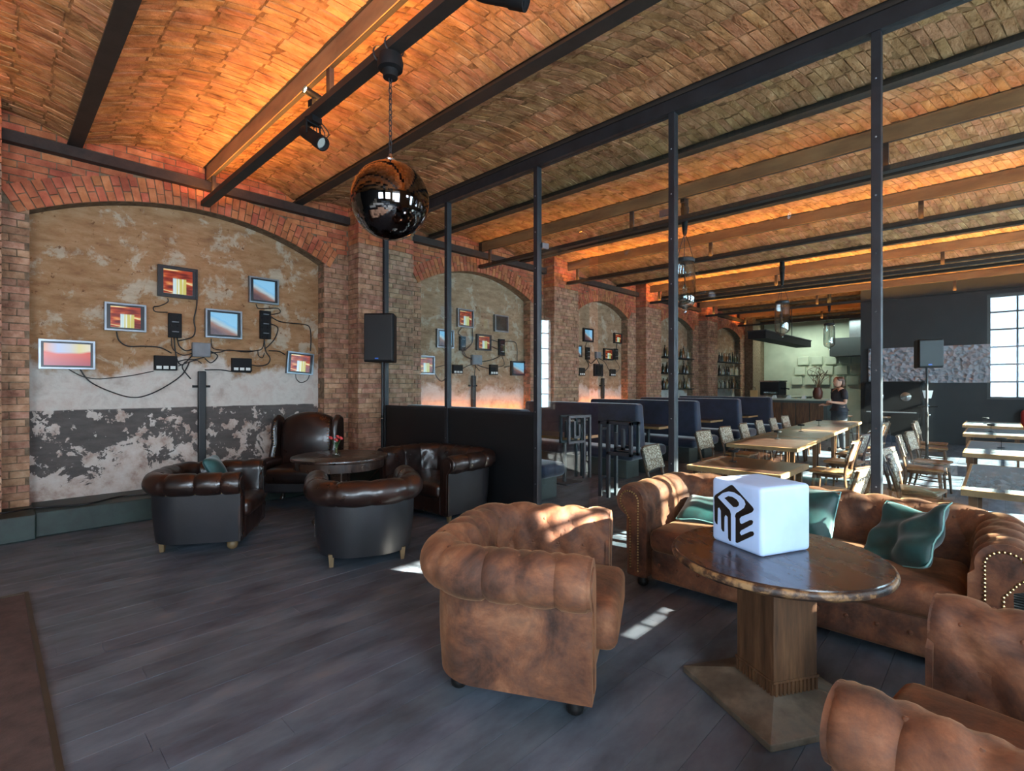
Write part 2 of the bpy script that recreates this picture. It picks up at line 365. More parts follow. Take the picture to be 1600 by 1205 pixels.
for r in range(nrow):
    z = .02+r*CH; zc = z+CH/2; tgt = red if zc > 3.62 else bricks
    iv = []                                      # free stretches of the arch face
    segs = [(edge[i], edge[i+1]) for i in range(0, len(edge), 2)]
    if zc > SPR:
        segs = []; y = max(YB, -1.2); run = None
        while y < 22.5:
            solid = True
            for n in NICHES:
                c = (n[0]+n[1])/2; w = (n[1]-n[0])/2; R = (w*w+n[2]**2)/(2*n[2]); zc0 = SPR+n[2]-R
                if math.hypot(y-c, zc-zc0) < R+RING and abs(y-c) < w+.22: solid = False
            if solid and run is None: run = y
            if not solid and run is not None: segs.append((run, y)); run = None
            y += .02
        if run is not None: segs.append((run, y))
    for a, b in segs:
        parts = [(a, b)]
        for p in PILS: parts = [q for (u, v) in parts for q in ((u, min(v, p[0])), (max(u, p[1]), v)) if q[1]-q[0] > .04]
        for u, v in parts:
            if v > -1.2 and u < 22: course(lambda uu, zz, pr: (XA+pr, uu, zz), max(u, -1.2), min(v, 22), z, r, to=tgt)
    for a, b in PILS:
        if a < 18: course(lambda uu, zz, pr: (XPL+pr, uu, zz), a, b, z, r+1, to=red if zc > 3.8 else bricks)
        if a < 18: course(lambda uu, zz, pr, a=a: (uu, a-pr, zz), XA, XPL-.005, z, r, .011, to=red if zc > 3.8 else bricks)
    for n in NICHES[:3]:                         # right-hand reveals look at the camera
        if zc < SPR: course(lambda uu, zz, pr, n=n: (uu, n[1]-pr, zz), XN, XA-.01, z, r, .011)
def ctr(b): return sum((Vector(p) for p in b[0]), Vector())/8
def score(b):
    c = ctr(b); d = FX*c.x+FY*c.y
    if d < .5 or abs((FY*c.x-FX*c.y)/d) > 1.03: return 1e9
    return d*(3 if c.z < .3 else 1)*(2.5 if (c.y < 3.9 and c.y > .5 and c.x < XA-.08) else 1)
bricks.sort(key=score)
rb = MB(); rr = MB()
for i, (v, f) in enumerate(bricks):
    if i < 300: MB().add(v, f).build('brick', m_brick, wl_o)
    else: rb.add(v, f)
tag(rb.build('brick', m_brick, wl_o), kind='stuff')
red.sort(key=score)
for i, (v, f) in enumerate(red):
    if i < 130: MB().add(v, f).build('red_brick', m_red, wl_o)
    else: rr.add(v, f)
tag(rr.build('red_brick', m_red, wl_o), kind='stuff')
ra = MB()
for ni, n in enumerate(NICHES):                  # two rings of header bricks round each arch
    a, b, h = n; w = (b-a)/2; R = (w*w+h*h)/(2*h); c = (a+b)/2; zc = SPR+h-R; am = math.asin(w/R)+.03
    cnt = int(2*am*R/.082)
    for k in range(cnt):
        t0, t1 = -am+2*am*k/cnt, -am+2*am*(k+1)/cnt; g = .006/R; cut = .14+(.03 if k % 2 else -.03)
        for q0, q1 in ((.002, cut-.006), (cut+.006, .285)):
            vs = []
            for xx in (XA-.06 if q0 > .01 else XN, XA+.004+random.uniform(-.004, .006)):
                for t, q in ((t0+g, q0), (t1-g, q0), (t1-g, q1), (t0+g, q1)):
                    vs.append((xx, c+(R+q)*math.sin(t), zc+(R+q)*math.cos(t)))
            fs = [(4,7,6,5),(0,4,5,1),(1,5,6,2),(2,6,7,3),(3,7,4,0)]
            if ni < 2: MB().add(vs, fs).build('arch_brick', m_red, wl_o)
            else: ra.add(vs, fs)
tag(ra.build('arch_brick', m_red, wl_o), kind='stuff')
# old plaster in the niches
def plaster(name, hi, base, white_z, grey):
    k = NT(name); P = k.n('ShaderNodeNewGeometry').outputs['Position']; sep = k.n('ShaderNodeSeparateXYZ'); k.l(P, sep.inputs[0]); z = sep.outputs[2]
    v = k.coord('P'); vs = k.coord('P', (1, .5, 1.6))
    n1 = k.noise(v, 1.3, 10, .62); n2 = k.noise(v, 3.4, 10, .65, .3); n3 = k.noise(vs, 7, 10, .7); n4 = k.noise(v, 2.9, 10, .68, .5)
    col = k.ramp(n3, [(.3, rgb(base[0])), (.5, rgb(base[1])), (.7, rgb(base[2]))])
    pale = k.ramp(n3, [(.3, rgb('9a8a76')), (.7, rgb('bdae98'))])
    col = k.mix(k.step(n2, .53, .60), col, pale)
    col = k.mix(k.step(k.noise(v, 11, 8, .7), .60, .66), col, rgb('6b4a32'))
    zz = k.math('ADD', z, k.math('MULTIPLY', k.math('SUBTRACT', n1, .5), 1.5))
    wh = k.ramp(n2, [(.3, rgb('a79a90')), (.5, rgb('c4bdb4')), (.7, rgb('b5a398'))])
    below = k.step(zz, white_z+.06, white_z-.06)
    col = k.mix(below, col, wh)
    if grey:
        pk = k.ramp(k.noise(v, 5, 8, .65), [(.32, rgb('8c7063')), (.5, rgb('b9aca2')), (.68, rgb('c6bfb8'))])
        lowm = k.step(z, 1.28, 1.22); col = k.mix(lowm, col, pk)
        th = k.math('ADD', n4, k.math('MULTIPLY', k.math('SUBTRACT', z, .80), .30))
        gm = k.math('MULTIPLY', k.step(th, .485, .50), k.step(k.math('ADD', z, k.math('MULTIPLY', n3, .03)), 1.285, 1.275))
        holes = k.step(k.noise(v, 6.5, 8, .6), .575, .59)
        gm = k.math('MULTIPLY', gm, k.math('SUBTRACT', 1, holes))
        col = k.mix(gm, col, k.ramp(n3, [(.3, rgb('4c4846')), (.7, rgb('625d59'))]))
    k.l(col, k.b.inputs['Base Color']); k.b.inputs['Roughness'].default_value = .92; k.b.inputs['Specular IOR Level'].default_value = .2
    br = k.n('ShaderNodeTexBrick'); vm = k.coord('P', (1, 1, 1), (PI/2, 0, PI/2)); k.l(vm, br.inputs['Vector'])
    br.inputs['Scale'].default_value = 1; br.inputs['Brick Width'].default_value = .25; br.inputs['Row Height'].default_value = .0785; br.inputs['Mortar Size'].default_value = .012
    h = k.math('ADD', k.math('MULTIPLY', br.outputs['Fac'], -.25), k.math('ADD', n2, k.math('MULTIPLY', n3, .8)))
    k.bump(h, .45, .03); return k.m
pl = [plaster('ochre and white plaster with peeling grey dado', 0, ('7f5d42', '9a7654', 'a98a6a'), 1.78, True),
      plaster('brown grey plaster', 0, ('80634c', '9a7d62', 'b09478'), 1.45, False)]
for i, n in enumerate(NICHES):
    m = MB().box(XN-.06, XN, n[0]-.05, n[1]+.05, 0, SPR+n[2]+.05)
    m.build('niche_plaster', pl[0 if i == 0 else 1], wl_o)
MB().box(XA-.05, XRAIL, -1.5, 4.0, 4.10, 4.215).build('wall_plate', m_rust, wl_o)
MB().box(XA-.05, XRAIL, 5.07, 8.85, 4.10, 4.215).build('wall_plate', m_rust, wl_o)
MB().box(XA-.05, XRAIL, 9.77, 23, 4.10, 4.215).build('wall_plate', m_rust, wl_o)
bb = MB().box(-7.6, -6.98, -4, .34, 0, .25).box(-7.75, -7.06, .34, 3.70, 0, .25).box(-7.6, -6.98, 3.70, 4.40, 0, .25)
struct('baseboard_left', bb, m_green, 'dark green plinth along the foot of the brick wall', bevel=.01)

# other walls, windows, far rooms
m_winglass = glass('window glass', (.95,.97,.97,1), 1.45)
def win(name, axis, at, a0, a1, z0, z1, nx, nz, label, out):
    """steel multi-pane window in a wall; axis 'x': wall is x = at"""
    t = thing(name, label, None); del t['label']; t['label'] = label; t['kind'] = 'structure'
    def bx(m, u0, u1, w0, w1, zz0, zz1): return m.box(at+w0, at+w1, u0, u1, zz0, zz1) if axis == 'x' else m.box(u0, u1, at+w0, at+w1, zz0, zz1)
    fr = MB(); f = .05
    bx(fr, a0, a0+f, -.04, .04, z0, z1); bx(fr, a1-f, a1, -.04, .04, z0, z1); bx(fr, a0, a1, -.04, .04, z0, z0+f); bx(fr, a0, a1, -.04, .04, z1-f, z1)
    fr.build('window_frame', m_white, t)
    for i in range(1, nx): bx(MB(), a0+(a1-a0)*i/nx-.014, a0+(a1-a0)*i/nx+.014, -.02, .02, z0, z1).build('glazing_bar', m_white, t)
    for i in range(1, nz): bx(MB(), a0, a1, -.019, .019, z0+(z1-z0)*i/nz-.014, z0+(z1-z0)*i/nz+.014).build('glazing_bar', m_white, t)
    if a0 == 3.38: bx(MB(), a0, a1, -.03, .03, 2.15, 2.88).build('sun_blocker', m_white, t)  # unseen board added to keep sun off the pedestal table and cube
    bx(MB(), a0+.02, a1-.02, -.004, .004, z0+.02, z1-.02).build('pane', m_winglass, t)
    L = bpy.data.lights.new('daylight portal', 'AREA'); L.shape = 'RECTANGLE'; L.size = a1-a0; L.size_y = z1-z0; L.cycles.is_portal = True
    o = bpy.data.objects.new('daylight_portal', L); COL.objects.link(o)
    if axis == 'x': o.location = (at+out*.12, (a0+a1)/2, (z0+z1)/2); o.rotation_euler = (PI/2, 0, PI/2*out)
    else: o.location = ((a0+a1)/2, at+out*.12, (z0+z1)/2); o.rotation_euler = (PI/2, 0, PI if out > 0 else 0)
    return t
def wall_with(name, axis, at, lo, hi, wins, thick, m, label):
    mb = MB()
    def bx(u0, u1, z0, z1):
        if u1-u0 > .001: mb.box(min(at, at+thick), max(at, at+thick), u0, u1, z0, z1) if axis == 'x' else mb.box(u0, u1, min(at, at+thick), max(at, at+thick), z0, z1)
    u = lo
    for a0, a1, z0, z1 in wins:
        bx(u, a0, -.2, ZT); bx(a0, a1, -.2, z0); bx(a0, a1, z1, ZT); u = a1
    bx(u, hi, -.2, ZT); return struct(name, mb, m, label)
m_plainbrick = mat('limewashed brick', [(.3, rgb('7d6a55')), (.7, rgb('a8937a'))], 6, 8, 'P', rough=.9, bump=.5, bscale=30)
WR = [(-3.8, -1.9, .9, 3.5), (-.9, 1.2, .9, 3.5), (3.38, 4.30, 2.03, 3.16), (4.62, 5.95, .9, 3.3), (7.6, 9.2, .9, 3.4), (10.6, 12.2, .9, 3.4), (13.6, 15.2, .9, 3.4)]
wall_with('wall_right', 'x', XR, YB-.2, YF+.3, WR, .35, m_plainbrick, 'side wall with tall windows')
WB = [(-.17, 1.95, 1.28, 3.32)]
wall_with('wall_back', 'y', YB, -8, XR+.3, WB, -.35, m_dark, 'wall with windows opposite the glass partition')
wi = 1
for a0, a1, z0, z1 in WR: win('window_%d' % wi, 'x', XR+.2, a0, a1, z0, z1, 4, 6, 'tall white multi-pane window in the side wall', 1); wi += 1
for a0, a1, z0, z1 in WB: win('window_%d' % wi, 'y', YB-.2, a0, a1, z0, z1, 5, 6, 'white multi-pane window behind the lounge', -1); wi += 1
struct('wall_far', MB().box(-8, XR+.3, YF, YF+.3, -.2, ZT), m_kit, 'white kitchen wall at the far end')
struct('wall_dark', MB().box(-2.75, XR, 17.62, 17.85, 0, ZT).box(-2.9, -2.75, 17.62, YF, 0, ZT), m_dark, 'dark grey wall behind the piano')
# ---------------------------------------------------------------- glass partition with double doors
par = thing('wall_partition', 'black steel and glass partition between lounge and dining room', None); par['kind'] = 'structure'
POST = [-7.15, -5.555, -3.895, -2.206, -.638, .95, 2.55]
for x in POST:
    p = MB().box(x-.03, x+.03, YP-.04, YP+.04, 0, 4.2).build('post', m_steel, par, bevel=.004)
    b = MB()
    for z in [.4+.42*i for i in range(9)]: b.ball((x, YP-.040, z), .007, 8, 4)
    tag(b.build('bolt', m_alu, p), kind='stuff')
MB().box(-7.2, XR, YP-.05, YP+.05, 4.10, 4.22).build('top_rail', m_steel, par)
for a, b in ((-7.15, -5.555), (-5.555, -3.895)):
    MB().box(a+.03, b-.03, YP-.02, YP+.02, .02, 1.2).build('panel', m_panel, par)
    MB().box(a+.03, b-.03, YP-.03, YP+.03, 1.2, 1.235).build('panel_rail', m_steel, par)
    MB().box(a+.03, b-.03, YP-.005, YP+.005, 1.235, 4.1).build('pane', m_glass, par)
MB().box(-3.865, -2.236, YP-.005, YP+.005, 3.22, 4.1).build('pane', m_glass, par)
for i in (3, 4, 5): MB().box(POST[i]+.03, POST[i+1]-.03, YP-.005, YP+.005, .03, 4.1).build('pane', m_glass, par)
for i in (3, 4, 5): MB().box(POST[i]+.03, POST[i+1]-.03, YP-.02, YP+.02, 0, .03).build('floor_track', m_steel, par)
def door(n, x0, x1, hx, s, label):
    t = thing('door_%d' % n, label, None, (0, 0, 0)); t['kind'] = 'structure'
    MB().box(x0, x1, YP-.006, YP+.006, .02, 3.2).build('pane', m_glass, t)
    xp = x1-.1 if s > 0 else x0
    MB().box(xp, xp+.1, YP-.015, YP+.015, 3.16, 3.22).build('pivot', m_alu, t)
    H = MB(); r = .016
    for off in (-.07, .07):                      # one frame on each face of the glass
        y = YP+off
        def bar(xa, xb, za, zb): H.box(min(xa, xb)-r, max(xa, xb)+r, y-r, y+r, za-r, zb+r)
        x = hx
        bar(x, x, .42, 1.17); bar(x+s*.1, x+s*.1, .42, 1.17)
        bar(x, x+s*.36, 1.17, 1.17); bar(x+s*.1, x+s*.36, .86, .86); bar(x+s*.36, x+s*.36, .86, 1.17)
        bar(x+s*.19, x+s*.19, .92, 1.06); bar(x+s*.27, x+s*.27, .92, 1.1); bar(x+s*.19, x+s*.27, .92, .92)
    for z in (.6, 1.1): H.box(hx-.012, hx+.012, YP-.07, YP+.07, z-.012, z+.012)
    H.build('handle', m_steel, t, bevel=.003)
    return t
d1 = door(1, 0, .80, .735, -1, 'left glass door leaf with square steel handle, swung open into the dining room')
for ch in d1.children: ch.matrix_local = Matrix.Translation((0, -YP, 0))
d1.location = (-3.85, YP+.02, 0); d1.rotation_euler = (0, 0, math.radians(82))
door(2, -3.045, -2.24, -2.975, 1, 'right glass door leaf with square steel handle')

# ---------------------------------------------------------------- upholstery
def upath(a, xb, xf, rc, ds=.022):
    """points, outward normals and running length of the U from the left arm front round the back to the right arm front"""
    pts = []; s = 0
    def seg(n, fn):
        for i in range(n): pts.append(fn(i/n))
    L1 = xf-(xb+rc); L2 = 2*(a-rc); La = rc*PI/2
    n1, n2, na = max(4, int(L1/ds)), max(4, int(L2/ds)), max(4, int((rc+.15)*PI/2/ds))
    seg(n1, lambda t: (xf-L1*t, a, 0, 1, L1*t))
    seg(na, lambda t: (xb+rc-rc*math.sin(t*PI/2), a-rc+rc*math.cos(t*PI/2), -math.sin(t*PI/2), math.cos(t*PI/2), L1+(La+.1)*t))
    seg(n2, lambda t: (xb, a-rc-L2*t, -1, 0, L1+La+.1+L2*t))
    seg(na, lambda t: (xb+rc-rc*math.cos(t*PI/2), -(a-rc)-rc*math.sin(t*PI/2), -math.cos(t*PI/2), -math.sin(t*PI/2), L1+La+.1+L2+(La+.1)*t))
    seg(n1+1, lambda t: (xb+rc+L1*t*(n1+1)/n1, -a, 0, -1, L1+2*La+.2+L2+L1*t))
    return pts
def tub(name, label, cat, loc, ang, a, depth, H, R, os_, seat_z, rc, m, mshell, feet, tuft=0, pleat=.2, lean=.02, over=.08, studs=False, group=None, rail_buttons=0, foot_col=None, flat_front=False, wave=0):
    t = thing(name, label, cat, (loc[0], loc[1], 0), ang, group)
    xf = depth/2; xb = -depth/2+os_; P = upath(a, xb, xf, rc); zc = H-R; oc = lean+R
    prof = []                                    # (o, z, no, nz, v, kind)
    zs = seat_z-.1; n_in = 16; v = 0
    for i in range(n_in):
        q = i/n_in; prof.append((lean*q, zs+(zc-zs)*q, -1, 0, (zc-zs)*q, 0))
    v0 = zc-zs; nr = 22; end = -75
    for i in range(nr+1):
        th = math.radians(180-(180-end)*i/nr); prof.append((oc+R*math.cos(th), zc+R*math.sin(th), math.cos(th), math.sin(th), v0+R*math.radians(180)-R*th, 1))
    prof.append((os_, zc-R*.92, 0, -1, v0+9, 2))
    vtop = v0+R*PI/2; bs, bz = tuft, .155
    mb = MB(); nv = len(prof); S = P[-1][4]; nb = max(2, round(S/bs)) if tuft else 1; bs = S/nb if tuft else 1
    vs = []
    for (x, y, nx, ny, s) in P:
        e = min(s, S-s); k = 1 if e > .045 else 1-.10*(1-math.sqrt(max(0, 1-(1-e/.045)**2)))
        for (o, z, no, nz, vv, kd) in prof:
            d = 0
            if tuft and kd < 2:
                vb = vtop-vv+.03
                p_, q_ = s/bs+vb/(2*bz), s/bs-vb/(2*bz)
                pil = (abs(math.sin(PI*p_)*math.sin(PI*q_)))**.38
                on = 1 if vb > 0 else max(0, 1+vb/.03)
                fade = min(1, e/.08); d += .026*(pil-.7)*on*fade
                if vb <= .0:                      # pleats run over the roll
                    d += (-.013*math.exp(-((abs((s/bs) % 1-.5)-.5)*bs/.011)**2)+.006*math.sin(PI*((s/bs) % 1)))*min(1, -vb/.02)
            elif pleat and kd < 2:
                fr = ((s/pleat) % 1); d += -.010*math.exp(-((abs(fr-.5)-.5)*pleat/.009)**2)+.007*math.sin(PI*fr)
                d += wave*math.sin(s*37+vv*9)*math.sin(vv*31+s*5)
            oo = oc+(o-oc)*k+no*d; zz = zc+(z-zc)*(k if z > zc-R else 1)+nz*d
            vs.append((x+nx*oo, y+ny*oo, zz))
    mb.v = vs; m_ = len(P)
    mb.f = [(i*nv+j, i*nv+j+1, (i+1)*nv+j+1, (i+1)*nv+j) for i in range(m_-1) for j in range(nv-1)]
    mb.f += [tuple(range(nv-1, -1, -1)), tuple((m_-1)*nv+j for j in range(nv))]
    mb.build('rolled_back_and_arms', m, t, smooth=True)
    sh = MB(); zt = zc-R*.75; zb = .085          # outer shell down to the feet, slightly tapered, with thickness
    vs = []; rows = 6
    for (x, y, nx, ny, s) in P:
        for j in range(rows+1):
            q = j/rows; o = os_-.035*q*(.3 if mshell is m_suede else 1)+.008*math.sin(PI*q); vs.append((x+nx*o, y+ny*o, zt+(zb-zt)*q))
        vs.append((x+nx*.02, y+ny*.02, zb)); vs.append((x+nx*.02, y+ny*.02, zt))
    w = rows+3; sh.v = vs
    sh.f = [(i*w+j, i*w+(j+1) % w, (i+1)*w+(j+1) % w, (i+1)*w+j) for i in range(m_-1) for j in range(w)]
    sh.f += [tuple(range(w-1, -1, -1)), tuple((m_-1)*w+j for j in range(w))]
    sh.build('outer_shell', mshell, t, smooth=True)
    cl = xf-xb
    sw = 2*a-.012
    if flat_front:
        MB().rbox((xb+cl/2+over/2, 0, seat_z-.11), (cl+over, sw, .22), .055, 10, (0, 0, .025)).build('seat_cushion', m, t, smooth='all')
        MB().rbox((xb+cl/2-.01, 0, .19), (cl-.02, sw+.03, .24), .03, 9).build('front_rail', m, t, smooth='all')
    else:
        MB().rbox((xb+cl/2+over/2, 0, seat_z-.08), (cl+over, sw, .17), .06, 10, (0, 0, .025)).build('seat_cushion', m, t, smooth='all')
        MB().rbox((xb+cl/2+over/2-.02, 0, .19), (cl+over-.04, sw-.002, .23), .03, 9).build('front_rail', m, t, smooth='all')
    if rail_buttons:
        me = MB().ball((0,0,0), .013, 10, 6).mesh('button', m, True)
        for i in range(rail_buttons):
            share(me, 'button', t, (xf+over-.038, -sw/2+sw*(i+.5)/rail_buttons, .20))
    if tuft:
        me = MB().ball((0,0,0), .0125, 10, 6).mesh('button', m, True)
        for row in range(3):
            for i in range(nb+1):
                s = (i+(.5 if row % 2 else 0))*bs
                if s < .06 or s > S-.06: continue
                x, y, nx, ny, _ = min(P, key=lambda q: abs(q[4]-s)); vb = row*bz-.03+.03
                vv = vtop-vb+.03
                if vv > v0: th = PI-(vv-v0)/R; o, z, no, nz = oc+R*math.cos(th), zc+R*math.sin(th), math.cos(th), math.sin(th)
                else: q = vv/v0; o, z, no, nz = lean*q, zs+(zc-zs)*q, -1, 0
                if z < seat_z+.03: continue
                o += -.020*no; z += -.020*nz
                share(me, 'button', t, (x+nx*o, y+ny*o, z))
    for s in (1, -1):                            # scroll front of each arm
        pr = [(oc+R*.62*math.cos(math.radians(q)), zc+R*.62*math.sin(math.radians(q))) for q in range(185, -60, -15)]
        pr += [(os_*.80, zc-R*1.15), (os_*.78, .13), (oc-R*.61, .13)]
        cp = [(oc+R*.93*math.cos(math.radians(q)), zc+R*.93*math.sin(math.radians(q))) for q in range(195, -75, -15)]
        cp += [(os_-.004, zc-R*.95), (os_-.004, .09), (.004, .09), (.004, zc-R*.5)]
        MB().prism(cp, lambda u, w, x: (x, s*(a+u), w), xf-.02, xf+.001).build('arm_cap', m, t)
        ap = MB().prism(pr, lambda u, w, x: (x, s*(a+u), w), xf-.006, xf+.008).build('arm_front', m, t, smooth=True, bevel=.004)
        if studs in ('fr', 'both'):
            st = MB(); dens = []
            for i in range(len(pr)):
                p, q = Vector((pr[i][0], pr[i][1])), Vector((pr[(i+1) % len(pr)][0], pr[(i+1) % len(pr)][1]))
                if p.y < .2 and q.y < .2: continue
                n = max(1, round((q-p).length/.021))
                for k in range(n): dens.append(p.lerp(q, k/n))
            for p in dens: st.ball((xf+.010, s*(a+p.x), p.y), .0075, 8, 4)
            tag(st.build('nailhead_trim', m_stud, ap), kind='stuff')
    if studs == 'hem' or studs == 'both':
        st = MB(); acc = 0
        for (x, y, nx, ny, s) in P: st.ball((x+nx*(os_+.006), y+ny*(os_+.006), zt-.012), .006, 6, 4)
        tag(st.build('nailhead_trim', m_stud, t), kind='stuff')
    fx, fy = depth/2-.09, a+os_-.09
    for k, (sx, sy) in enumerate(((1,1),(1,-1),(-1,1),(-1,-1))):
        f = MB()
        kind = feet[0] if sx > 0 else feet[1]
        fx, fy = (depth/2-.09, a+os_-.09) if sx > 0 else (depth/2-.14, a+os_-.14)
        if kind == 'bun': f.lathe([(.030,0),(.042,.012),(.044,.035),(.036,.06),(.040,.075),(.040,.10)], 14, (fx*sx, fy*sy, 0))
        elif kind == 'ball': f.ball((fx*sx, fy*sy, .05), .05, 14, 10)
        else: f.taper((fx*sx, fy*sy, 0), (.032, .032), (fx*sx, fy*sy, .11), (.05, .05))
        f.build('foot', foot_col or m_blackfoot, t, smooth=True)
    return t
# brown suede group
tub('chesterfield_armchair', 'tufted brown suede armchair seen from its side in the middle of the floor', 'armchair', (-1.93, 2.14), math.radians(27.9),
    .325, .84, .765, .125, .17, .47, .10, m_suede, m_suede, ('bun','bun'), tuft=.155, over=.10, flat_front=True)
tub('chesterfield_armchair', 'tufted brown suede armchair cut off by the lower right corner of the photo', 'armchair', (.18, 1.99), math.radians(171.4),
    .335, .86, .76, .115, .17, .47, .10, m_suede, m_suede, ('bun','bun'), tuft=.155, over=.06, flat_front=True)
tub('chesterfield_sofa', 'long tufted brown suede sofa with nailhead arms in front of the glass', 'sofa', (-1.02, 3.92), -PI/2,
    .90, .92, .78, .125, .17, .46, .10, m_suede, m_suede, ('bun','bun'), tuft=.20, over=.0, studs='fr', rail_buttons=12)
# dark leather group
m_pale = mat('pale wood foot', rgb('6a563a'), 8, rough=.5)
tub('leather_club_chair', 'dark leather club chair facing the round table, nearest the peeling wall', 'armchair', (-5.725, 1.54), math.radians(57),
    .31, .84, .735, .10, .15, .44, .16, m_leather, m_leath2, ('ball','leg'), pleat=.21, studs='hem', foot_col=m_pale, over=.05, wave=.003)
tub('leather_club_chair', 'dark leather tub chair turned with its back to the room', 'armchair', (-4.216, 2.42), math.radians(155),
    .29, .80, .735, .105, .15, .44, .22, m_leather, m_leath2, ('leg','leg'), pleat=.24, studs='hem', foot_col=m_pale, over=.04, wave=.003)
tub('leather_settee', 'dark leather two-seat settee backed against the black panel', 'sofa', (-5.06, 3.93), math.radians(-86),
    .50, .86, .76, .10, .14, .43, .18, m_leather, m_leath2, ('leg','leg'), pleat=.27, foot_col=m_pale, over=.03, wave=.004)
# wing chair
def wing():
    t = thing('wingback_chair', 'dark leather wingback chair standing in the corner behind the round table', 'armchair', (-6.60, 2.86, 0), math.radians(-46)); t.scale = (1, 1.14, 1.02)
    def lean(x, y, z): return (x-.16*max(0, z)**1.0, y*(1-.10*max(0, z)), z+(-.10*(y/.33)**2 if z > .25 else 0))
    MB().rbox((-.24, 0, .80), (.16, .64, .74), .07, 12, (.06, 0, 0), lean).build('backrest', m_leather, t, smooth='all')
    b = MB()
    for y in (-.09, .09): b.ball((-.17, y, .98), .016, 8, 6)
    b.build('button', m_leather, t)
    for s in (1, -1):
        w = MB(); pr = [(-.36, .50), (-.02, .50), (.0, .62), (-.08, .78), (-.06, .95), (-.10, 1.08), (-.22, 1.14), (-.36, 1.10), (-.38, .8)]
        w.prism(pr, lambda u, v, y: (u, s*(.35+y-.02*u), v), -.035, .035)
        w.build('wing', m_leather, t, smooth=True, bevel=.03)
        MB().rbox((.04, s*.35, .53), (.60, .13, .14), .06, 9).build('arm', m_leather, t, smooth='all')
        MB().box(-.30, .30, s*.35-.045, s*.35+.045, .2, .5).build('side_panel', m_leath2, t, bevel=.02)
        st = MB()
        for i in range(14): st.ball((.002-.03*math.sin(i*.6), s*.35-s*.037, .56+i*.038), .007, 6, 4)
        tag(st.build('nailhead_trim', m_stud, t), kind='stuff')
    MB().rbox((.04, 0, .40), (.62, .60, .18), .06, 9, (0, 0, .03)).build('seat_cushion', m_leather, t, smooth='all')
    MB().box(-.30, .32, -.34, .34, .2, .32).build('seat_frame', m_leath2, t, bevel=.02)
    for x, y in ((.27, .3), (.27, -.3), (-.27, .3), (-.27, -.3)):
        MB().tube([(x, y, .22), (x+.03, y*1.06, .14), (x+.01, y*1.03, .06), (x+.035, y*1.08, .0)], [.04, .032, .02, .026], 8).build('leg', m_dwood, t, smooth=True)
wing()
def round_table_dark():
    t = thing('round_table', 'dark round wooden table with a deep apron among the leather chairs', 'table', (-5.42, 2.80, 0), .4)
    MB().lathe([(.50, .715), (.525, .72), (.53, .735), (.525, .75), (.51, .755)], 48).build('tabletop', m_dwood, t, smooth=True)
    MB().lathe([(.47, .62), (.48, .62), (.48, .715), (.46, .715)], 48).build('apron', m_dwood, t, smooth=True)
    MB().box(-.08, .08, -.08, .08, .08, .62).build('pedestal', m_dwood, t, bevel=.012)
    c = MB(); random.seed(3)
    for i in range(60):
        s = random.choice((0, 1, 2, 3)); u, z = random.uniform(-.06, .06), random.uniform(.12, .6); q = .08
        c.ball(((u, q, z), (u, -q, z), (q, u, z), (-q, u, z))[s], .013, 6, 4)
    c.build('carving', m_dwood, t, smooth=True)
    MB().lathe([(.30, 0), (.31, .02), (.29, .05), (.12, .08)], 32).build('base', m_dwood, t, smooth=True)
round_table_dark()
def vase():
    t = thing('flower_vase', 'small glass vase with red flowers on the dark round table', 'vase', (-5.36, 2.72, .755))
    MB().lathe([(.036, 0), (.048, .012), (.05, .03), (.036, .06), (.017, .085), (.015, .11), (.022, .125), (.013, .12), (.030, .055), (.044, .03), (.03, .006)], 20).build('bottle', m_vase, t, smooth=True)
    mg = mat('green stem', rgb('31502a'), 8, rough=.6); mr = mat('red petals', rgb('b23a3a'), 8, rough=.6)
    for i, (dx, dy, h) in enumerate(((-.05, -.04, .20), (.05, .03, .20), (.02, -.01, .18), (-.02, .03, .21))):
        MB().tube(smooth_path([(0, 0, .03), (dx*.3, dy*.3, .12), (dx, dy, h)], 4), .0035, 6).build('stem', mg, t)
        f = MB()
        for k in range(7):
            q = k*2.4; f.ball((dx+.012*math.cos(q), dy+.012*math.sin(q), h+.006*(k % 3)), .014, 8, 6)
        f.build('flower', mr, t, smooth=True)
    for i in range(5):
        q = i*1.3; MB().add([(0,0,.12),(.02*math.cos(q)-.008,.02*math.sin(q),.15),(.05*math.cos(q),.05*math.sin(q),.165),(.02*math.cos(q)+.008,.02*math.sin(q)+.006,.152)], [(0,1,2,3)]).build('leaf', mg, t)
vase()
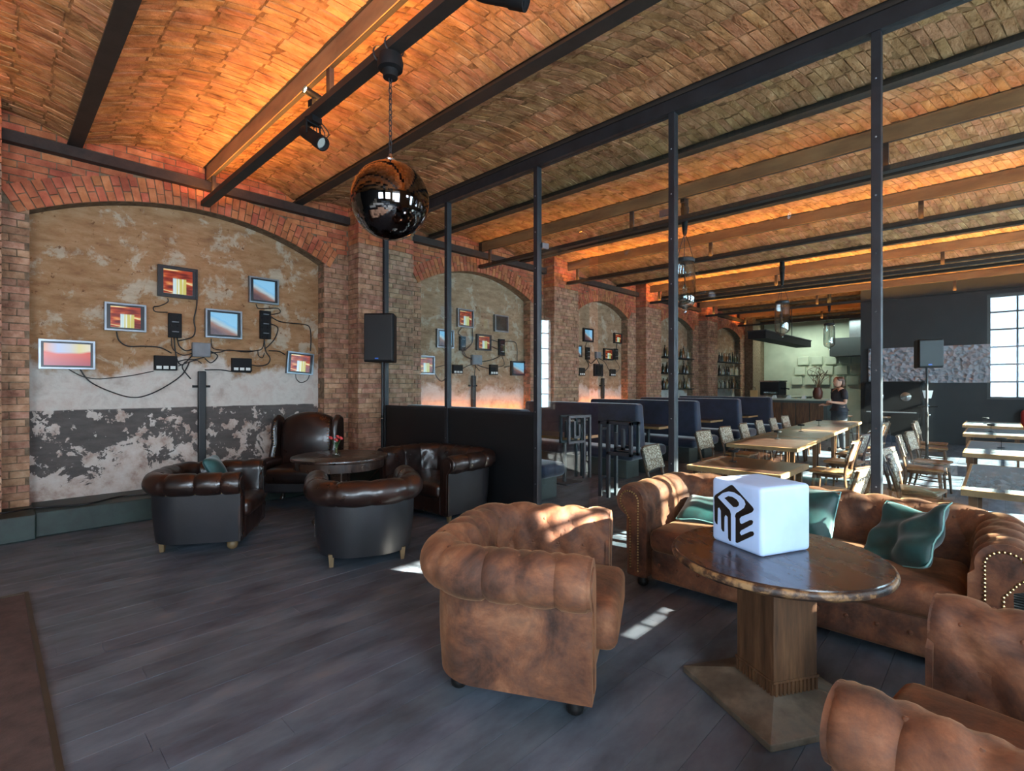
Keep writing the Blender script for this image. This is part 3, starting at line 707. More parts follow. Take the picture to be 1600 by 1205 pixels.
# brown table with the lamp cube
def pedestal_table():
    t = thing('pedestal_table', 'round brown pedestal table with worn rim carrying the white lamp cube', 'table', (-.80, 2.72, 0), math.radians(-31))
    k_ = .965
    MB().lathe([(q*k_, z) for q, z in [(.42, .665), (.48, .668), (.492, .68)]], 64).build('top_underside', m_worn, t, smooth=True)
    MB().lathe([(q*k_, z) for q, z in [(.492, .68), (.508, .685), (.512, .70), (.506, .712), (.498, .716)]], 64).build('rim', m_worn, t, smooth=True)
    MB().lathe([(q*k_, z) for q, z in [(.40, .69), (.500, .71), (.494, .7215), (.30, .7215)]], 64).build('tabletop', m_ttop, t, smooth=True)
    MB().box(-.125, .125, -.125, .125, .09, .668).build('pedestal', m_mwood, t, bevel=.004)
    MB().box(-.131, .131, -.131, .131, .155, .165).build('moulding', m_mwood, t)
    for i in range(11):
        u = -.115+.023*i
        for q in ((u-.006, u+.006, -.133, -.125), (u-.006, u+.006, .125, .133)): MB().box(*q, .09, .155).build('flute', m_mwood, t)
        for q in ((-.133, -.125, u-.006, u+.006), (.125, .133, u-.006, u+.006)): MB().box(*q, .09, .155).build('flute', m_mwood, t)
    MB().taper((0, 0, .035), (.63, .63), (0, 0, .10), (.25, .25)).box(-.315, .315, -.315, .315, 0, .035).build('base', m_base, t, bevel=.006)
pedestal_table()
def cube():
    t = thing('lamp_cube', 'white glowing plastic cube with a black three-letter logo on the brown table', 'lamp', (-.90, 2.795, .7215), math.radians(-24.5))
    s = .165
    MB().rbox((0, 0, .168), (.33, .33, .336), .022, 10).build('shade', m_cubew, t, smooth='all')
    def fn(off):                                 # the logo lies on the face turned to -y; zoomed drawing units to metres
        def g(x, y, w):
            u = (x-150)/630; yt = 95+(215-95)*u; yb = 872+(1112-872)*u
            return (-s+u*.33, -s-off-w, .336*(1-(y-yt)/(yb-yt)))
        return g
    B1 = [(190,350),(205,322),(400,198),(425,192),(445,205),(675,462),(688,490),(680,515),(660,535),(500,610),(455,600),(415,560)]
    Mm = [(190,345),(235,350),(395,505),(412,560),(412,905),(392,902),(376,865),(370,600),(345,573),(328,600),(325,785),(303,778),(286,745),(280,520),(258,480),(240,490),(235,695),(212,680),(196,645)]
    E = [(470,575),(500,545),(665,480),(685,500),(660,535),(540,590),(520,620),(525,670),(545,685),(640,632),(668,630),(682,650),(670,685),(535,770),(522,800),(540,830),(650,775),(680,775),(692,805),(680,830),(490,930),(470,915)]
    Wd = [(238,350),(305,297),(385,275),(455,287),(530,332),(578,385),(592,430),(574,478),(525,517),(480,545),(466,570),(463,600),(463,950),(415,930),(413,560),(400,515)]
    Dc = [(330,360),(380,335),(430,342),(485,375),(513,415),(512,450),(485,472),(445,472)]
    lg = MB()
    for poly in (B1, Mm, E): lg.prism(poly, fn(.0004), -.002, .0003)
    lo = lg.build('logo', m_logo, t)
    MB().prism(Wd, fn(.0008), -.002, .0004).build('logo_letter', m_cubew, lo)
    MB().prism(Dc, fn(.0013), -.002, .0004).build('logo_counter', m_logo, lo)
cube()
# cushions
def cushion(label, loc, rot, sz, seed, fold=0.0, pipe=True):
    random.seed(seed); t = thing('cushion', label, 'cushion', loc); t.rotation_euler = rot
    ph = [random.uniform(0, 6) for _ in range(4)]
    def wp(x, y, z):
        e = max(abs(x)/(sz[0]/2), abs(y)/(sz[1]/2)); q = 1-.55*min(1, e)**3
        cx = 1-.06*(1-abs(y)/(sz[1]/2)); cy_ = 1-.06*(1-abs(x)/(sz[0]/2))
        w = .012*math.sin(9*x+ph[0])*math.sin(11*y+ph[1])+.007*math.sin(23*x+ph[2]+8*y)
        if fold: w += .022*math.sin(17*x+6*y+1)*math.cos(8*y)+.014*math.sin(31*y-12*x)
        return (x*cx*(1-.25*fold*(y > 0)*y/sz[1]), y*cy_, z*q+w+fold*abs(x+.05)*1.4)
    MB().rbox((0,0,0), sz, sz[2]*.45, 22, (0, 0, .02), wp).build('cover', m_teal, t, smooth='all')
    if pipe:
        pts = []
        for a, b in (((-1,-1),(1,-1)), ((1,-1),(1,1)), ((1,1),(-1,1)), ((-1,1),(-1,-1))):
            for i in range(12):
                x = (a[0]+(b[0]-a[0])*i/12)*sz[0]/2*.995; y = (a[1]+(b[1]-a[1])*i/12)*sz[1]/2*.995; pts.append(wp(x, y, 0))
        MB().tube(pts+[pts[0]], .005, 6).build('piping', m_tpipe, t, smooth='all')
cushion('dark green cushion lying at the left end of the suede sofa', (-1.68, 4.03, .545), (math.radians(14), 0, math.radians(10)), (.42, .40, .12), 1)
cushion('green cushion leaning on the sofa back behind the lamp cube', (-1.02, 4.12, .62), (math.radians(62), 0, math.radians(-14)), (.42, .40, .12), 2)
cushion('crumpled teal cushion leaning in the right corner of the suede sofa', (-.36, 3.93, .60), (math.radians(52), math.radians(-8), math.radians(-34)), (.46, .42, .13), 3, fold=.35)
cushion('dark green cushion tucked into the leather club chair', (-5.86, 1.66, .66), (math.radians(60), 0, math.radians(150)), (.36, .34, .10), 4, pipe=False)
# floor mat by the left edge
t = thing('floor_mat', 'brown entrance mat with a metal edge strip at the lower left', 'mat', (-3.2, -1.0, 0))
MB().box(-2.0, 2.2, -1.6, 1.19, .0, .008).build('mat', m_mat, t)
MB().box(-2.03, 2.2, 1.19, 1.215, .0, .012).box(-2.03, -2.0, -1.6, 1.19, .0, .012).build('edge_strip', mat('dull brass strip', rgb('4f483d'), 8, rough=.45, metal=.6), t)
# ---------------------------------------------------------------- screens and wiring on the niche walls
def screen_mat(kind):
    k = NT('screen picture '+kind); v = k.coord('Generated'); sep = k.n('ShaderNodeSeparateXYZ'); k.l(v, sep.inputs[0]); y, z = sep.outputs[1], sep.outputs[2]
    nz = k.noise(k.coord('Generated', (1, .9, 3.2), (.5, 0, 0)), 1.5, 1); n2 = k.noise(k.coord('Generated', (1, 2 if kind == 'wide' else 7, .3)), 1.5, 0)
    if kind == 'wide':                            # red hill under a pale sky
        h = k.math('ADD', k.math('MULTIPLY', n2, .25), .45)
        sky = k.ramp(y, [(.0, rgb('e8a070')), (.3, rgb('b8c8f0')), (.55, rgb('cfd2da')), (.75, rgb('e8dc9c')), (1, rgb('f0e8d0'))])
        c = k.mix(k.step(k.math('SUBTRACT', z, h), -.05, .05), k.ramp(z, [(0, rgb('b05060')), (.5, rgb('e05a48'))]), sky)
    elif kind == 'blue':
        d = k.math('ADD', k.math('ADD', z, k.math('MULTIPLY', y, .55)), k.math('MULTIPLY', nz, .15))
        c = k.ramp(d, [(.35, rgb('58424a')), (.6, rgb('9a7064')), (.74, rgb('b8cfd8')), (.95, rgb('7fc6f4')), (1.0, rgb('8fd0f8'))])
    elif kind == 'off': c = k.ramp(z, [(0, rgb('16171a')), (1, rgb('22252a'))])
    else:                                         # red streaks, a white draped block
        c = k.ramp(nz, [(.35, rgb('6a1208')), (.48, rgb('b8401c')), (.56, rgb('e89048')), (.62, rgb('fff0b0')), (.7, rgb('a02c10'))])
        w = k.math('MULTIPLY', k.step(k.math('ABSOLUTE', k.math('SUBTRACT', y, .55)), .24, .22), k.step(z, .66, .62))
        c = k.mix(w, c, k.ramp(n2, [(.35, rgb('d8d070')), (.5, rgb('f4fff8')), (.7, rgb('c8e8f0'))]))
    k.b.inputs['Base Color'].default_value = (.01,.01,.01,1); k.b.inputs['Roughness'].default_value = .25
    k.l(c, k.b.inputs['Emission Color']); k.b.inputs['Emission Strength'].default_value = .05 if kind == 'off' else .8
    return k.m
SM = {q: screen_mat(q) for q in ('wide', 'blue', 'red', 'off')}
m_bezel = mat('dark screen bezel', rgb('15161c'), 8, rough=.35)
def rect(x0, x1, y0, y1, X):
    a, b = wl(x0, y1, X), wl(x1, y0, X); c = wl((x0+x1)/2, (y0+y1)/2, X)
    zw = abs(wl((x0+x1)/2, y0, X)[2]-wl((x0+x1)/2, y1, X)[2]); return c, abs(b[1]-a[1]), zw
def screen(label, r, kind, X, tilt=0, frame=m_alu, group='wall screens'):
    c, w, h = rect(*r, X); t = thing('wall_screen', label, 'screen', (X+.045, c[1], c[2]), 0, group); t.rotation_euler = (math.radians(tilt), 0, 0)
    f = .012+.008*(w > .3)
    fr = MB()
    fr.box(-.045, .012, -w/2, w/2, -h/2, -h/2+f); fr.box(-.045, .012, -w/2, w/2, h/2-f, h/2); fr.box(-.045, .012, -w/2, -w/2+f, -h/2+f, h/2-f); fr.box(-.045, .012, w/2-f, w/2, -h/2+f, h/2-f)
    fr.build('frame', frame, t)
    MB().box(-.045, .002, -w/2+f, w/2-f, -h/2+f, h/2-f).build('bezel', m_bezel, t)
    g = (w-2*f)*(.10 if kind != 'wide' else .05); g2 = (h-2*f)*.07
    MB().box(.002, .004, -w/2+f+g, w/2-f-g, -h/2+f+g2, h/2-f-g2).build('display', SM[kind], t)
G1, G2, G3 = 'screens in the first niche', 'screens in the second niche', 'screens in the third niche'
screen('wide screen showing a red hill, lowest on the peeling wall', (61, 149, 532, 577), 'wide', XN, 0, m_alu, G1)
screen('screen with red and white picture left of the power strips', (163, 228, 475, 518), 'red', XN, 0, m_alu, G1)
screen('topmost screen of the first niche with a red and white picture', (246, 308, 418, 466), 'red', XN, 0, m_bezel, G1)
screen('blue picture screen in the middle above the grey junction box', (320, 377, 485, 529), 'blue', XN, 0, m_alu, G1)
screen('blue picture screen high on the right of the first niche', (388, 434, 435, 475), 'blue', XN, 0, m_alu, G1)
screen('small tilted screen with red picture beside the brick reveal', (447, 488, 551, 585), 'red', XN, -4, m_alu, G1)
for lab, r, kd, fm in (('topmost lit screen in the niche behind the partition', (713, 738, 483.5, 512), 'red', m_alu), ('dark switched-off screen in the second niche', (771, 792, 493, 519), 'off', m_alu),
    ('screen cut by the steel post in the second niche', (681, 707, 515, 544), 'blue', m_alu), ('black-framed screen in the middle of the second niche', (743, 765.5, 523, 548), 'red', m_bezel),
    ('lowest left screen in the second niche, beside the speaker', (649, 677, 556, 585), 'red', m_alu), ('lowest right black-framed screen in the second niche', (797, 819, 564.5, 587), 'blue', m_bezel)):
    screen(lab, r, kd, XN, 0, fm, G2)
for lab, r, kd in (('topmost screen in the third niche', (910, 925, 513.5, 534.6), 'blue'), ('small screen high on the right of the third niche', (958, 969.5, 521, 537), 'red'), ('leftmost screen in the third niche', (897, 907, 540, 558), 'blue'),
    ('centre screen of the third niche', (942, 956, 545, 563), 'red'), ('low screen left of the pipe in the third niche', (927, 940, 569, 588), 'off'), ('lowest right screen in the third niche', (972, 985, 572, 590), 'off')):
    screen(lab, r, kd, XN, 0, m_bezel, G3)
def wall_box(name, label, cat, r, X, m, dep, parts='vents'):
    c, w, h = rect(*r, X); t = thing(name, label, cat, (X+dep/2, c[1], c[2]))
    MB().cbox((0,0,0), (dep, w, h)).build('case', m, t, bevel=.006)
    if parts == 'vents':
        for q in (-.3, .0, .3): MB().cbox((dep/2+.001, q*w, -h*.3), (.003, w*.22, h*.2)).build('sticker', m_white, t)
    elif parts == 'sockets':
        n = max(3, round(h/.07))
        for i in range(n):
            for q in (-.25, .25):
                MB().lathe([(.018, 0), (.018, .012), (.014, .012)], 10).build('socket', m_black, t).matrix_local = Matrix.Translation((dep/2, q*w, -h/2+h*(i+.5)/n)) @ Matrix.Rotation(PI/2, 4, 'Y')
            if i % 2: MB().cbox((dep/2+.012, 0, -h/2+h*(i+.2)/n), (.02, w*.5, .012)).build('plug', m_grey, t)
    else:
        MB().cbox((dep/2+.004, 0, 0), (.008, w*.9, h*.85)).build('lid', m, t, bevel=.003)
for ni, (B1, B2, JB, S1, S2) in enumerate((((240, 276, 556, 579), (361, 392, 560, 581), (299, 327, 536, 558), (262, 283, 490, 528), (405, 422, 486, 530)),
                                          ((706, 721, 570, 584), (764, 776, 570, 586), (735, 750, 555, 570), (717, 726, 526, 548), (778, 787, 530, 556)),
                                          ((903, 912, 575, 587), (952, 960, 577, 588), (929, 936, 550, 560), (914, 920, 543, 562), (958, 964, 545, 562)))):
    nm = ('first', 'second', 'third')[ni]
    wall_box('media_box', 'black media box left of the junction box in the %s niche' % nm, 'box', B1, XN, m_black, .05)
    wall_box('media_box', 'black media box right of the pipe in the %s niche' % nm, 'box', B2, XN, m_black, .05)
    wall_box('junction_box', 'grey junction box where the cables meet in the %s niche' % nm, 'box', JB, XN, m_grey, .07, 'lid')
    wall_box('power_strip', 'black power strip on the left side of the %s niche' % nm, 'power strip', S1, XN, m_black, .045, 'sockets')
    wall_box('power_strip', 'black power strip on the right side of the %s niche' % nm, 'power strip', S2, XN, m_black, .045, 'sockets')
C1 = [[(262,466),(262,472),(250,478),(240,480),(243,487),(262,488)], [(308,466),(307,480),(303,500),(305,515),(300,527),(277,533)], [(182,518),(186,532),(200,541),(225,541),(250,543),(268,552)],
      [(268,528),(270,545),(285,555),(300,552)], [(277,528),(280,540),(290,548),(300,546)], [(272,528),(276,560),(285,570),(300,556)], [(330,529),(332,543),(345,547),(372,548),(400,548),(410,544),(413,530)],
      [(327,552),(345,550),(358,547),(385,550),(405,547)], [(413,530),(415,548),(422,560),(418,569),(405,572),(392,570)], [(400,475),(404,482),(418,482),(434,482),(438,488),(428,491),(418,492)], [(422,494),(436,502),(455,505),(475,507),(484,512),(486,530),(485,549)],
      [(420,548),(436,549),(446,555)], [(107,577),(128,588),(150,592),(170,591),(205,587),(240,580)], [(125,577),(140,596),(170,611),(205,621),(232,617),(262,602),(285,585),(296,566)],
      [(276,566),(290,562),(304,562),(320,558)], [(315,568),(306,563),(290,568),(279,572)], [(320,578),(345,578),(365,581),(392,582)], [(420,505),(434,512),(430,528),(420,540),(414,545)], [(462,585),(463,592),(470,598),(480,594),(484,585)], [(290,565),(285,575),(298,592)],
      [(327,548),(340,556),(330,567),(320,560)], [(403,548),(404,556),(410,559),(413,552)]]
C2 = [[(722,512),(716,520),(722,526)], [(738,512),(738,535),(726,548)], [(722,548),(726,556),(738,562)], [(724,548),(730,558),(742,560)], [(765,530),(778,534)], [(782,556),(770,562),(750,566)], [(784,556),(788,570),(776,574)], [(787,534),(806,536),(808,564)], [(677,580),(690,596),(706,580)], [(721,577),(738,570),(750,580)], [(764,576),(750,572),(740,566)], [(743,570),(742,580),(741,590)], [(677,575),(700,570),(706,572)], [(765,540),(778,546)], [(788,574),(797,572)]]
C3 = [[(917,535),(914,543)], [(918,562),(924,568),(932,560)], [(936,556),(952,556),(958,556)], [(961,562),(968,575),(960,584)], [(912,582),(920,572),(916,562)], [(964,537),(963,545)], [(936,560),(945,566),(952,580)], [(932,560),(938,572),(941,590)]]
for nm, C, rad in (('first', C1, .008), ('second', C2, .009), ('third', C3, .010)):
    t = thing('cable_tangle', 'tangle of thin black cables linking the screens in the %s niche' % nm, 'cable', wl(C[3][0][0], C[3][0][1], XN))
    o = Vector(t.location)
    for i, c in enumerate(C):
        pts = [Vector(wl(x, y, XN+.018+.012*(i % 4)))-o for x, y in c]
        MB().tube(smooth_path(pts, 5), rad*(1 if i % 3 else .75), 6).build('cable', m_rubber, t, smooth='all')
for nm, px, y0, zb in (('first', 315.5, 580, .25), ('second', 740, 587, 1.0), ('third', 942, 591, 1.0)):
    a = wl(px, y0, XN+.05); t = thing('conduit_pipe', 'dark vertical conduit running down below the cables of the %s niche' % nm, 'pipe', (a[0], a[1], zb))
    MB().box(-.04, .03, -.045, .045, 0, a[2]-zb).build('pipe', m_panel, t, bevel=.012)
    MB().box(-.05, .0, -.10, .10, a[2]-zb-.22, a[2]-zb-.19).build('clamp', m_black, t)
# loose cable along the plinth
tag(MB().tube(smooth_path([(-7.2, -.6, .275), (-7.15, .1, .28), (-7.3, .35, .262), (-7.15, .75, .262), (-7.35, 1.1, .262), (-7.2, 1.6, .262), (-7.4, 2.2, .262)], 6), .01, 6).build('plinth_cable', m_rubber, None, smooth='all'), 'thin black cable lying along the top of the green plinth', 'cable')

# ---------------------------------------------------------------- hanging light bars, spotlights, mirror ball
m_led3 = emis('bright amber light strip', (1, .40, .085, 1), 210)
m_led0 = emis('faint amber light strip', (1, .40, .085, 1), 60)
m_led = emis('amber light strip', (1, .40, .085, 1), 120)
m_led1 = emis('lounge amber light strip', (1, .40, .085, 1), 130)
m_led2 = emis('dim amber light strip', (1, .40, .085, 1), 30)
def light_bar(label, y, z, led, xa=-7.18, xb=2.5, half=.05):
    t = thing('light_bar', label, 'light', (-2.4, y, z), 0, 'hanging light bars')
    xa += 2.4; xb += 2.4
    MB().box(xa, xb, -half, half, 0, .05).box(xa, xb, -half, -half+.004, .05, .062).box(xa, xb, half-.004, half, .05, .062).build('bar', m_beam, t)
    for yy in (-.026, .026): MB().box(xa+.1, xb-.1, yy-.008, yy+.008, .051, .056).build('light_strip', led, t)
    for i in range(4):
        x = xa+.25+(xb-xa-.5)*i/3; MB().box(x-.03, x+.03, .01, .05, .05, .329).build('bracket', m_rust, t)
NM = ['above the camera end of the lounge', 'over the lounge', 'just behind the glass partition', 'second behind the partition', 'third behind the partition', 'in front of the dark wall', 'over the bar end']
for i, (y, led) in enumerate(zip(COVES, (m_led0, m_led1, m_led2, m_led, m_led3, m_led3, m_led3))):
    light_bar('black hanging bar with amber uplight '+NM[i], y-.03, 3.88, led, *((-7.45, 2.5), (-7.45, 2.5), (-7.45, 2.5), (-7.18, 2.5), (-7.18, 2.5), (-7.18, 2.5), (-7.45, -3.0))[i])
def spot(label, loc, rz, tilt, on=False, up=False):
    t = thing('spotlight', label, 'spotlight', loc, rz)
    b = MB(); s = 1 if up else -1
    b.box(-.03, .03, -.03, .03, 0, s*.06) if up else b.box(-.05, .05, -.05, .05, s*.05, 0)
    b.build('clamp', m_black, t)
    y = MB().tube([(0, -.07, s*.05), (0, -.07, s*.16)], .008, 6).tube([(0, .07, s*.05), (0, .07, s*.16)], .008, 6).box(-.01, .01, -.08, .08, s*.06, s*.045) if not up else MB().tube([(0,0,.05),(0,0,.12)], .012, 6)
    y.build('yoke', m_black, t)
    k = .55 if up else 1
    body = MB().lathe([(.05*k, -.14*k), (.055*k, -.10*k), (.055*k, .05*k), (.062*k, .06*k), (.062*k, .15*k), (.052*k, .15*k), (.052*k, .12*k)], 16).build('housing', m_black, t, smooth=True)
    lens = MB().lathe([(.001, .121*k), (.05*k, .123*k), (.05*k, .124*k)], 16).build('lens', emis('lit spot lens', (1, .75, .45, 1), 25) if on else m_chrome, t)
    M = Matrix.Translation((0, 0, s*.17*k+(.02 if up else 0))) @ Matrix.Rotation(tilt, 4, 'Y')
    body.matrix_local = M; lens.matrix_local = M
    if not up:
        w = MB()
        for q in range(5): w.tube(smooth_path([(-.05+.02*q, .05, -.02), (-.09+.04*q, .07+.01*q, -.12), (-.06, .02*q, -.16)], 4), .005, 5)
        w.build('cable', m_rubber, t, smooth='all')
    return t
spot('black theatre spotlight hanging from the lounge light bar', (-4.30, 1.97, 3.88), math.radians(15), math.radians(125))
spot('small lit spotlight mounted on top of the lounge light bar', (-4.26, 1.95, 3.945), math.radians(-80), math.radians(85), True, True)
spot('black spotlight at the top edge near the end of the light bar', (-1.98, 1.97, 3.88), math.radians(30), math.radians(110))
def ball_():
    t = thing('mirror_ball', 'large black mirror ball hanging on a chain under the light bar', 'mirror ball', (-3.087, 1.97, 2.85))
    k = NT('black mirror glass'); k.b.inputs['Base Color'].default_value = (.13,.12,.12,1); k.b.inputs['Metallic'].default_value = 1; k.b.inputs['Roughness'].default_value = .04
    MB().ball((0,0,0), .270, 110, 64).build('ball', k.m, t)
    MB().lathe([(.03, .264), (.035, .29), (.015, .31), (.012, .33)], 12).build('cap', m_chrome, t)
    z = .325; i = 0
    while z < .87:
        L = MB(); pts = []
        for q in range(13):
            a = 2*PI*q/12; u, w = .011*math.cos(a), .024*math.sin(a); pts.append((u, 0, z+w) if i % 2 else (0, u, z+w))
        L.tube(pts, .0035, 5, False).build('chain_link', m_steel, t, smooth='all'); z += .0375; i += 1
    MB().lathe([(.02, .86), (.05, .865), (.055, .915), (.085, .925), (.09, .97), (.08, 1.02), (.03, 1.029)], 20).build('motor', m_black, t, smooth=True)
    c = MB()
    for s in (-.1, .05): c.tube([(s, .075*math.cos(q*PI/8), 1.065+.065*math.sin(q*PI/8)) for q in range(17)], .006, 5, False)
    c.build('hook', m_steel, t)
ball_()
def pa(label, loc, rz, w, h, d, pole_to, tripod=True):
    t = thing('loudspeaker', label, 'speaker', loc, rz)
    pr = [(-w/2, 0), (-w*.36, -d), (w*.36, -d), (w/2, 0), (w*.44, .03), (-w*.44, .03)]
    MB().prism(pr, lambda u, v, z: (u, -v, z), 0, h).build('cabinet', m_black, t, bevel=.015)
    MB().box(-w*.46, w*.46, -.045, -.030, .02, h-.02).build('grille', m_panel, t, bevel=.01)
    MB().cbox((-.02, -.047, .05), (.05, .004, .02)).build('badge', mat('blue badge', rgb('2a4f9a'), 8, rough=.4, emit=rgb('2a60c0'), estr=.4), t)
    t2 = thing('speaker_stand', 'black pole stand under the '+label, 'stand', (loc[0], loc[1], pole_to)); z1 = loc[2]-pole_to; oy = Vector((0, d*.45)); 
    ox, oy = -math.sin(rz)*d*.45, math.cos(rz)*d*.45
    MB().tube([(ox, oy, 0.02), (ox, oy, z1)], .018, 10).build('pole', m_steel, t2, smooth=True)
    MB().tube([(ox, oy, .3), (ox, oy, min(1.1, z1))], .023, 10).build('sleeve', m_black, t2, smooth=True)
    MB().ball((ox+.03, oy-.02, min(1.05, z1)), .018, 8, 6).build('knob', m_chrome, t2)
    for q in range(3):
        a = q*2*PI/3+.3; MB().tube([(ox, oy, .35), (ox+.32*math.cos(a), oy+.32*math.sin(a), .012)], .012, 8).build('leg', m_black, t2, smooth=True)
pa('black loudspeaker in front of the brick pilaster', (-6.62, 4.03, 1.90), math.radians(40), .46, .72, .34, 0)
pa('black loudspeaker on a thin pole in the dining room', (-.83, 11.0, 1.85), math.radians(25), .36, .48, .3, 0)
# ---------------------------------------------------------------- dining room
def dining_chair_meshes():
    t = thing('dining_chair', 'x', 'chair')
    # local: front +x ; seat 0.46
    MB().rbox((0.0, 0, .455), (.42, .42, .035), .015, 9, (0,0,0), lambda x, y, z: (x, y*(.93+.12*x), z)).build('seat', m_cane, t, smooth='all')
    MB().lathe([(.19, .40), (.20, .40), (.20, .437), (.18, .437)], 20).build('seat_ring', m_chwood, t, smooth=True)
    for s in (1, -1):
        MB().tube([(.16, s*.16, .42), (.175, s*.175, .22), (.19, s*.185, 0)], [.019, .017, .013], 8).build('leg', m_chwood, t, smooth=True)
        MB().tube(smooth_path([(-.25, s*.19, 0), (-.20, s*.18, .22), (-.18, s*.185, .45), (-.22, s*.20, .66), (-.275, s*.195, .84)], 4), [.014]*4+[.017]*9+[.015]*4, 8).build('leg', m_chwood, t, smooth=True)
    def back(x, y, z): return (x-.06+.55*y*y*1.3-.27*(z), y, z)
    MB().rbox((-.19, 0, .735), (.022, .43, .25), .010, 11, (0,0,0), back).build('backrest', m_weave, t, smooth='all')
    MB().tube([( -.25+.7*y*y-.035, y, .862) for y in [-.215+.43*i/12 for i in range(13)]], .012, 6).build('top_rail', m_chwood, t, smooth='all')
    MB().tube([( -.25+.7*y*y+.033, y, .612) for y in [-.205+.41*i/12 for i in range(13)]], .010, 6).build('lower_rail', m_chwood, t, smooth='all')
    MB().tube([(.18, -.175, .2), (0, -.16, .2), (-.2, -.18, .22)], .008, 6).tube([(.18, .175, .2), (0, .16, .2), (-.2, .18, .22)], .008, 6).build('stretcher', m_chwood, t, smooth='all')
    return t
first = [dining_chair_meshes()]
def chair(label, x, y, a, group='dining chairs'):
    a = math.radians(a)
    if first:
        t = first.pop(); chair.proto = t
        t.location = (x, y, 0); t.rotation_euler = (0, 0, a); t['label'] = label; t['group'] = group; return t
    return dup(chair.proto, None, loc=(x, y, 0), rz=a, label=label, group=group)
m_trefl = mat('pale table boards with painted sky reflection', [(.3, rgb('6d7478')), (.7, rgb('98a0a4'))], 4, 6, stretch=(6, 1, 1), rough=.15, bump=.03)  # blue-grey tone of the boards stands in for sky reflected in the tops
def dtable(label, x, y, lx, ly, rz=0, group='dining tables', top=None):
    t = thing('dining_table', label, 'table', (x, y, 0), rz, group)
    if top:
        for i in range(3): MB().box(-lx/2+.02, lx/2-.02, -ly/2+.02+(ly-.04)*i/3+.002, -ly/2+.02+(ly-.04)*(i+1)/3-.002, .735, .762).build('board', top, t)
    else: MB().box(-lx/2+.02, lx/2-.02, -ly/2+.02, ly/2-.02, .735, .762).build('tabletop', m_tbrown, t)
    e = MB(); f = .022
    e.box(-lx/2, lx/2, -ly/2, -ly/2+f, .715, .764).box(-lx/2, lx/2, ly/2-f, ly/2, .715, .764).box(-lx/2, -lx/2+f, -ly/2+f, ly/2-f, .715, .764).box(lx/2-f, lx/2, -ly/2+f, ly/2-f, .715, .764)
    e.build('edge', m_tedge, t, bevel=.003)
    for sx in (1, -1):
        for sy in (1, -1): MB().taper((sx*(lx/2-.07), sy*(ly/2-.07), 0), (.035, .035), (sx*(lx/2-.07), sy*(ly/2-.07), .735), (.05, .05)).build('leg', m_chwood, t)
    return t
def holder(label, x, y):
    t = thing('table_stand', label, 'table stand', (x, y, .764), 0, 'small black table stands')
    MB().lathe([(.035, 0), (.036, .006), (.008, .01)], 16).build('base', m_black, t, smooth=True)
    MB().tube([(0,0,.008), (0,0,.10)], .004, 6).build('stem', m_black, t)
    MB().lathe([(.05, .10), (.052, .105), (.052, .125), (.04, .128)], 16).build('disc', m_black, t, smooth=True)
dtable('square dining table directly behind the suede sofa', -1.80, 5.26, .86, .9)
holder('small black stand on the square table behind the sofa', -1.98, 5.35)
ROT = .055
for i in range(4):
    yy = 7.75+1.56*i; dtable(('nearest', 'second', 'third', 'farthest')[i]+' table of the long row behind the sofa', -2.24-ROT*(yy-7), yy, .86, 1.54, ROT)
    if i < 3: holder(('nearest', 'second', 'third')[i]+' small black stand on the long row of tables', -2.3-ROT*(yy-7), yy+.3)
nth = ['first', 'second', 'third', 'fourth', 'fifth', 'sixth', 'seventh', 'eighth', 'ninth', 'tenth', 'eleventh', 'twelfth', 'thirteenth', 'fourteenth', 'fifteenth']
ordn = ['nearest', 'second', 'third', 'fourth', 'fifth', 'sixth', 'seventh']
chair('woven-back chair at the left of the square table behind the sofa', -2.60, 5.25, 4)
chair('light wooden chair at the right of the square table, just above the sofa back', -1.08, 5.22, 172)
chair('wooden chair behind the square table turned towards the partition', -1.15, 6.1, 185)
for i in range(6):
    y = 7.45+1.0*i; chair(ordn[i]+' chair on the left side of the long table row', -2.93-ROT*(y-7), y, random.uniform(-5, 5))
for i in range(5):
    y = 7.5+1.05*i; chair(ordn[i]+' chair on the right side of the long table row', -1.52-ROT*(y-7), y, 180+random.uniform(-10, 10))
RT = [(.22, 6.0, 1.75), (.12, 8.85, 1.85), (.0, 11.9, 1.7), (-.1, 14.3, 1.6)]
for i, (x, y, L) in enumerate(RT): dtable(ordn[i]+' pale table with painted-in sky reflection at the right edge of the dining room', x, y, .86, L, top=m_trefl)
for i, (x, y, L) in enumerate(RT[1:]): holder('small black stand on the %s right-hand table' % ordn[i+1], x-.1, y)
for i, (x, y, a) in enumerate(((-.62, 6.75, -8), (-.50, 6.05, 6), (-.72, 8.6, 3), (-.70, 9.4, -6), (-.85, 11.6, 4), (-.9, 12.4, 0))):
    chair(ordn[i]+' wooden chair along the left of the right-hand tables', x, y, a)
# blue booths: benches back to back, square to the brick wall
def booth(label, y, front, rear, xe=-4.42, xw=-7.15):
    t = thing('booth_bench', label, 'bench', ((xe+xw)/2, y, 0), 0, 'blue booth benches'); hl = (xe-xw)/2
    def bk(x, yy, z): return (x-(.0 if x < 0 else .05*max(0, z+.4)), yy*(1-.25*(z+.4)/.8), z)
    MB().rbox((-.02, 0, .83), (2*hl-.05, .30, .80), .06, 11, (0,0,0), bk).build('backrest', m_velvet, t, smooth='all')
    for s, on in ((-1, front), (1, rear)):
        if not on: continue
        MB().rbox((.06, s*.36, .40), (2*hl+.10, .52, .19), .07, 11, (0,0,.015)).build('seat', m_velvet, t, smooth='all')
        MB().box(-hl, hl-.02, s*.36-.2, s*.36+.2, 0, .31).build('base', m_bbase, t, bevel=.01)
    return t
booth('blue velvet bench just behind the black panel', 4.95, False, True)
for i, y in enumerate((7.9, 10.25, 12.6, 14.95)): booth('double blue velvet bench, %s from the partition' % ordn[i], y, True, True)
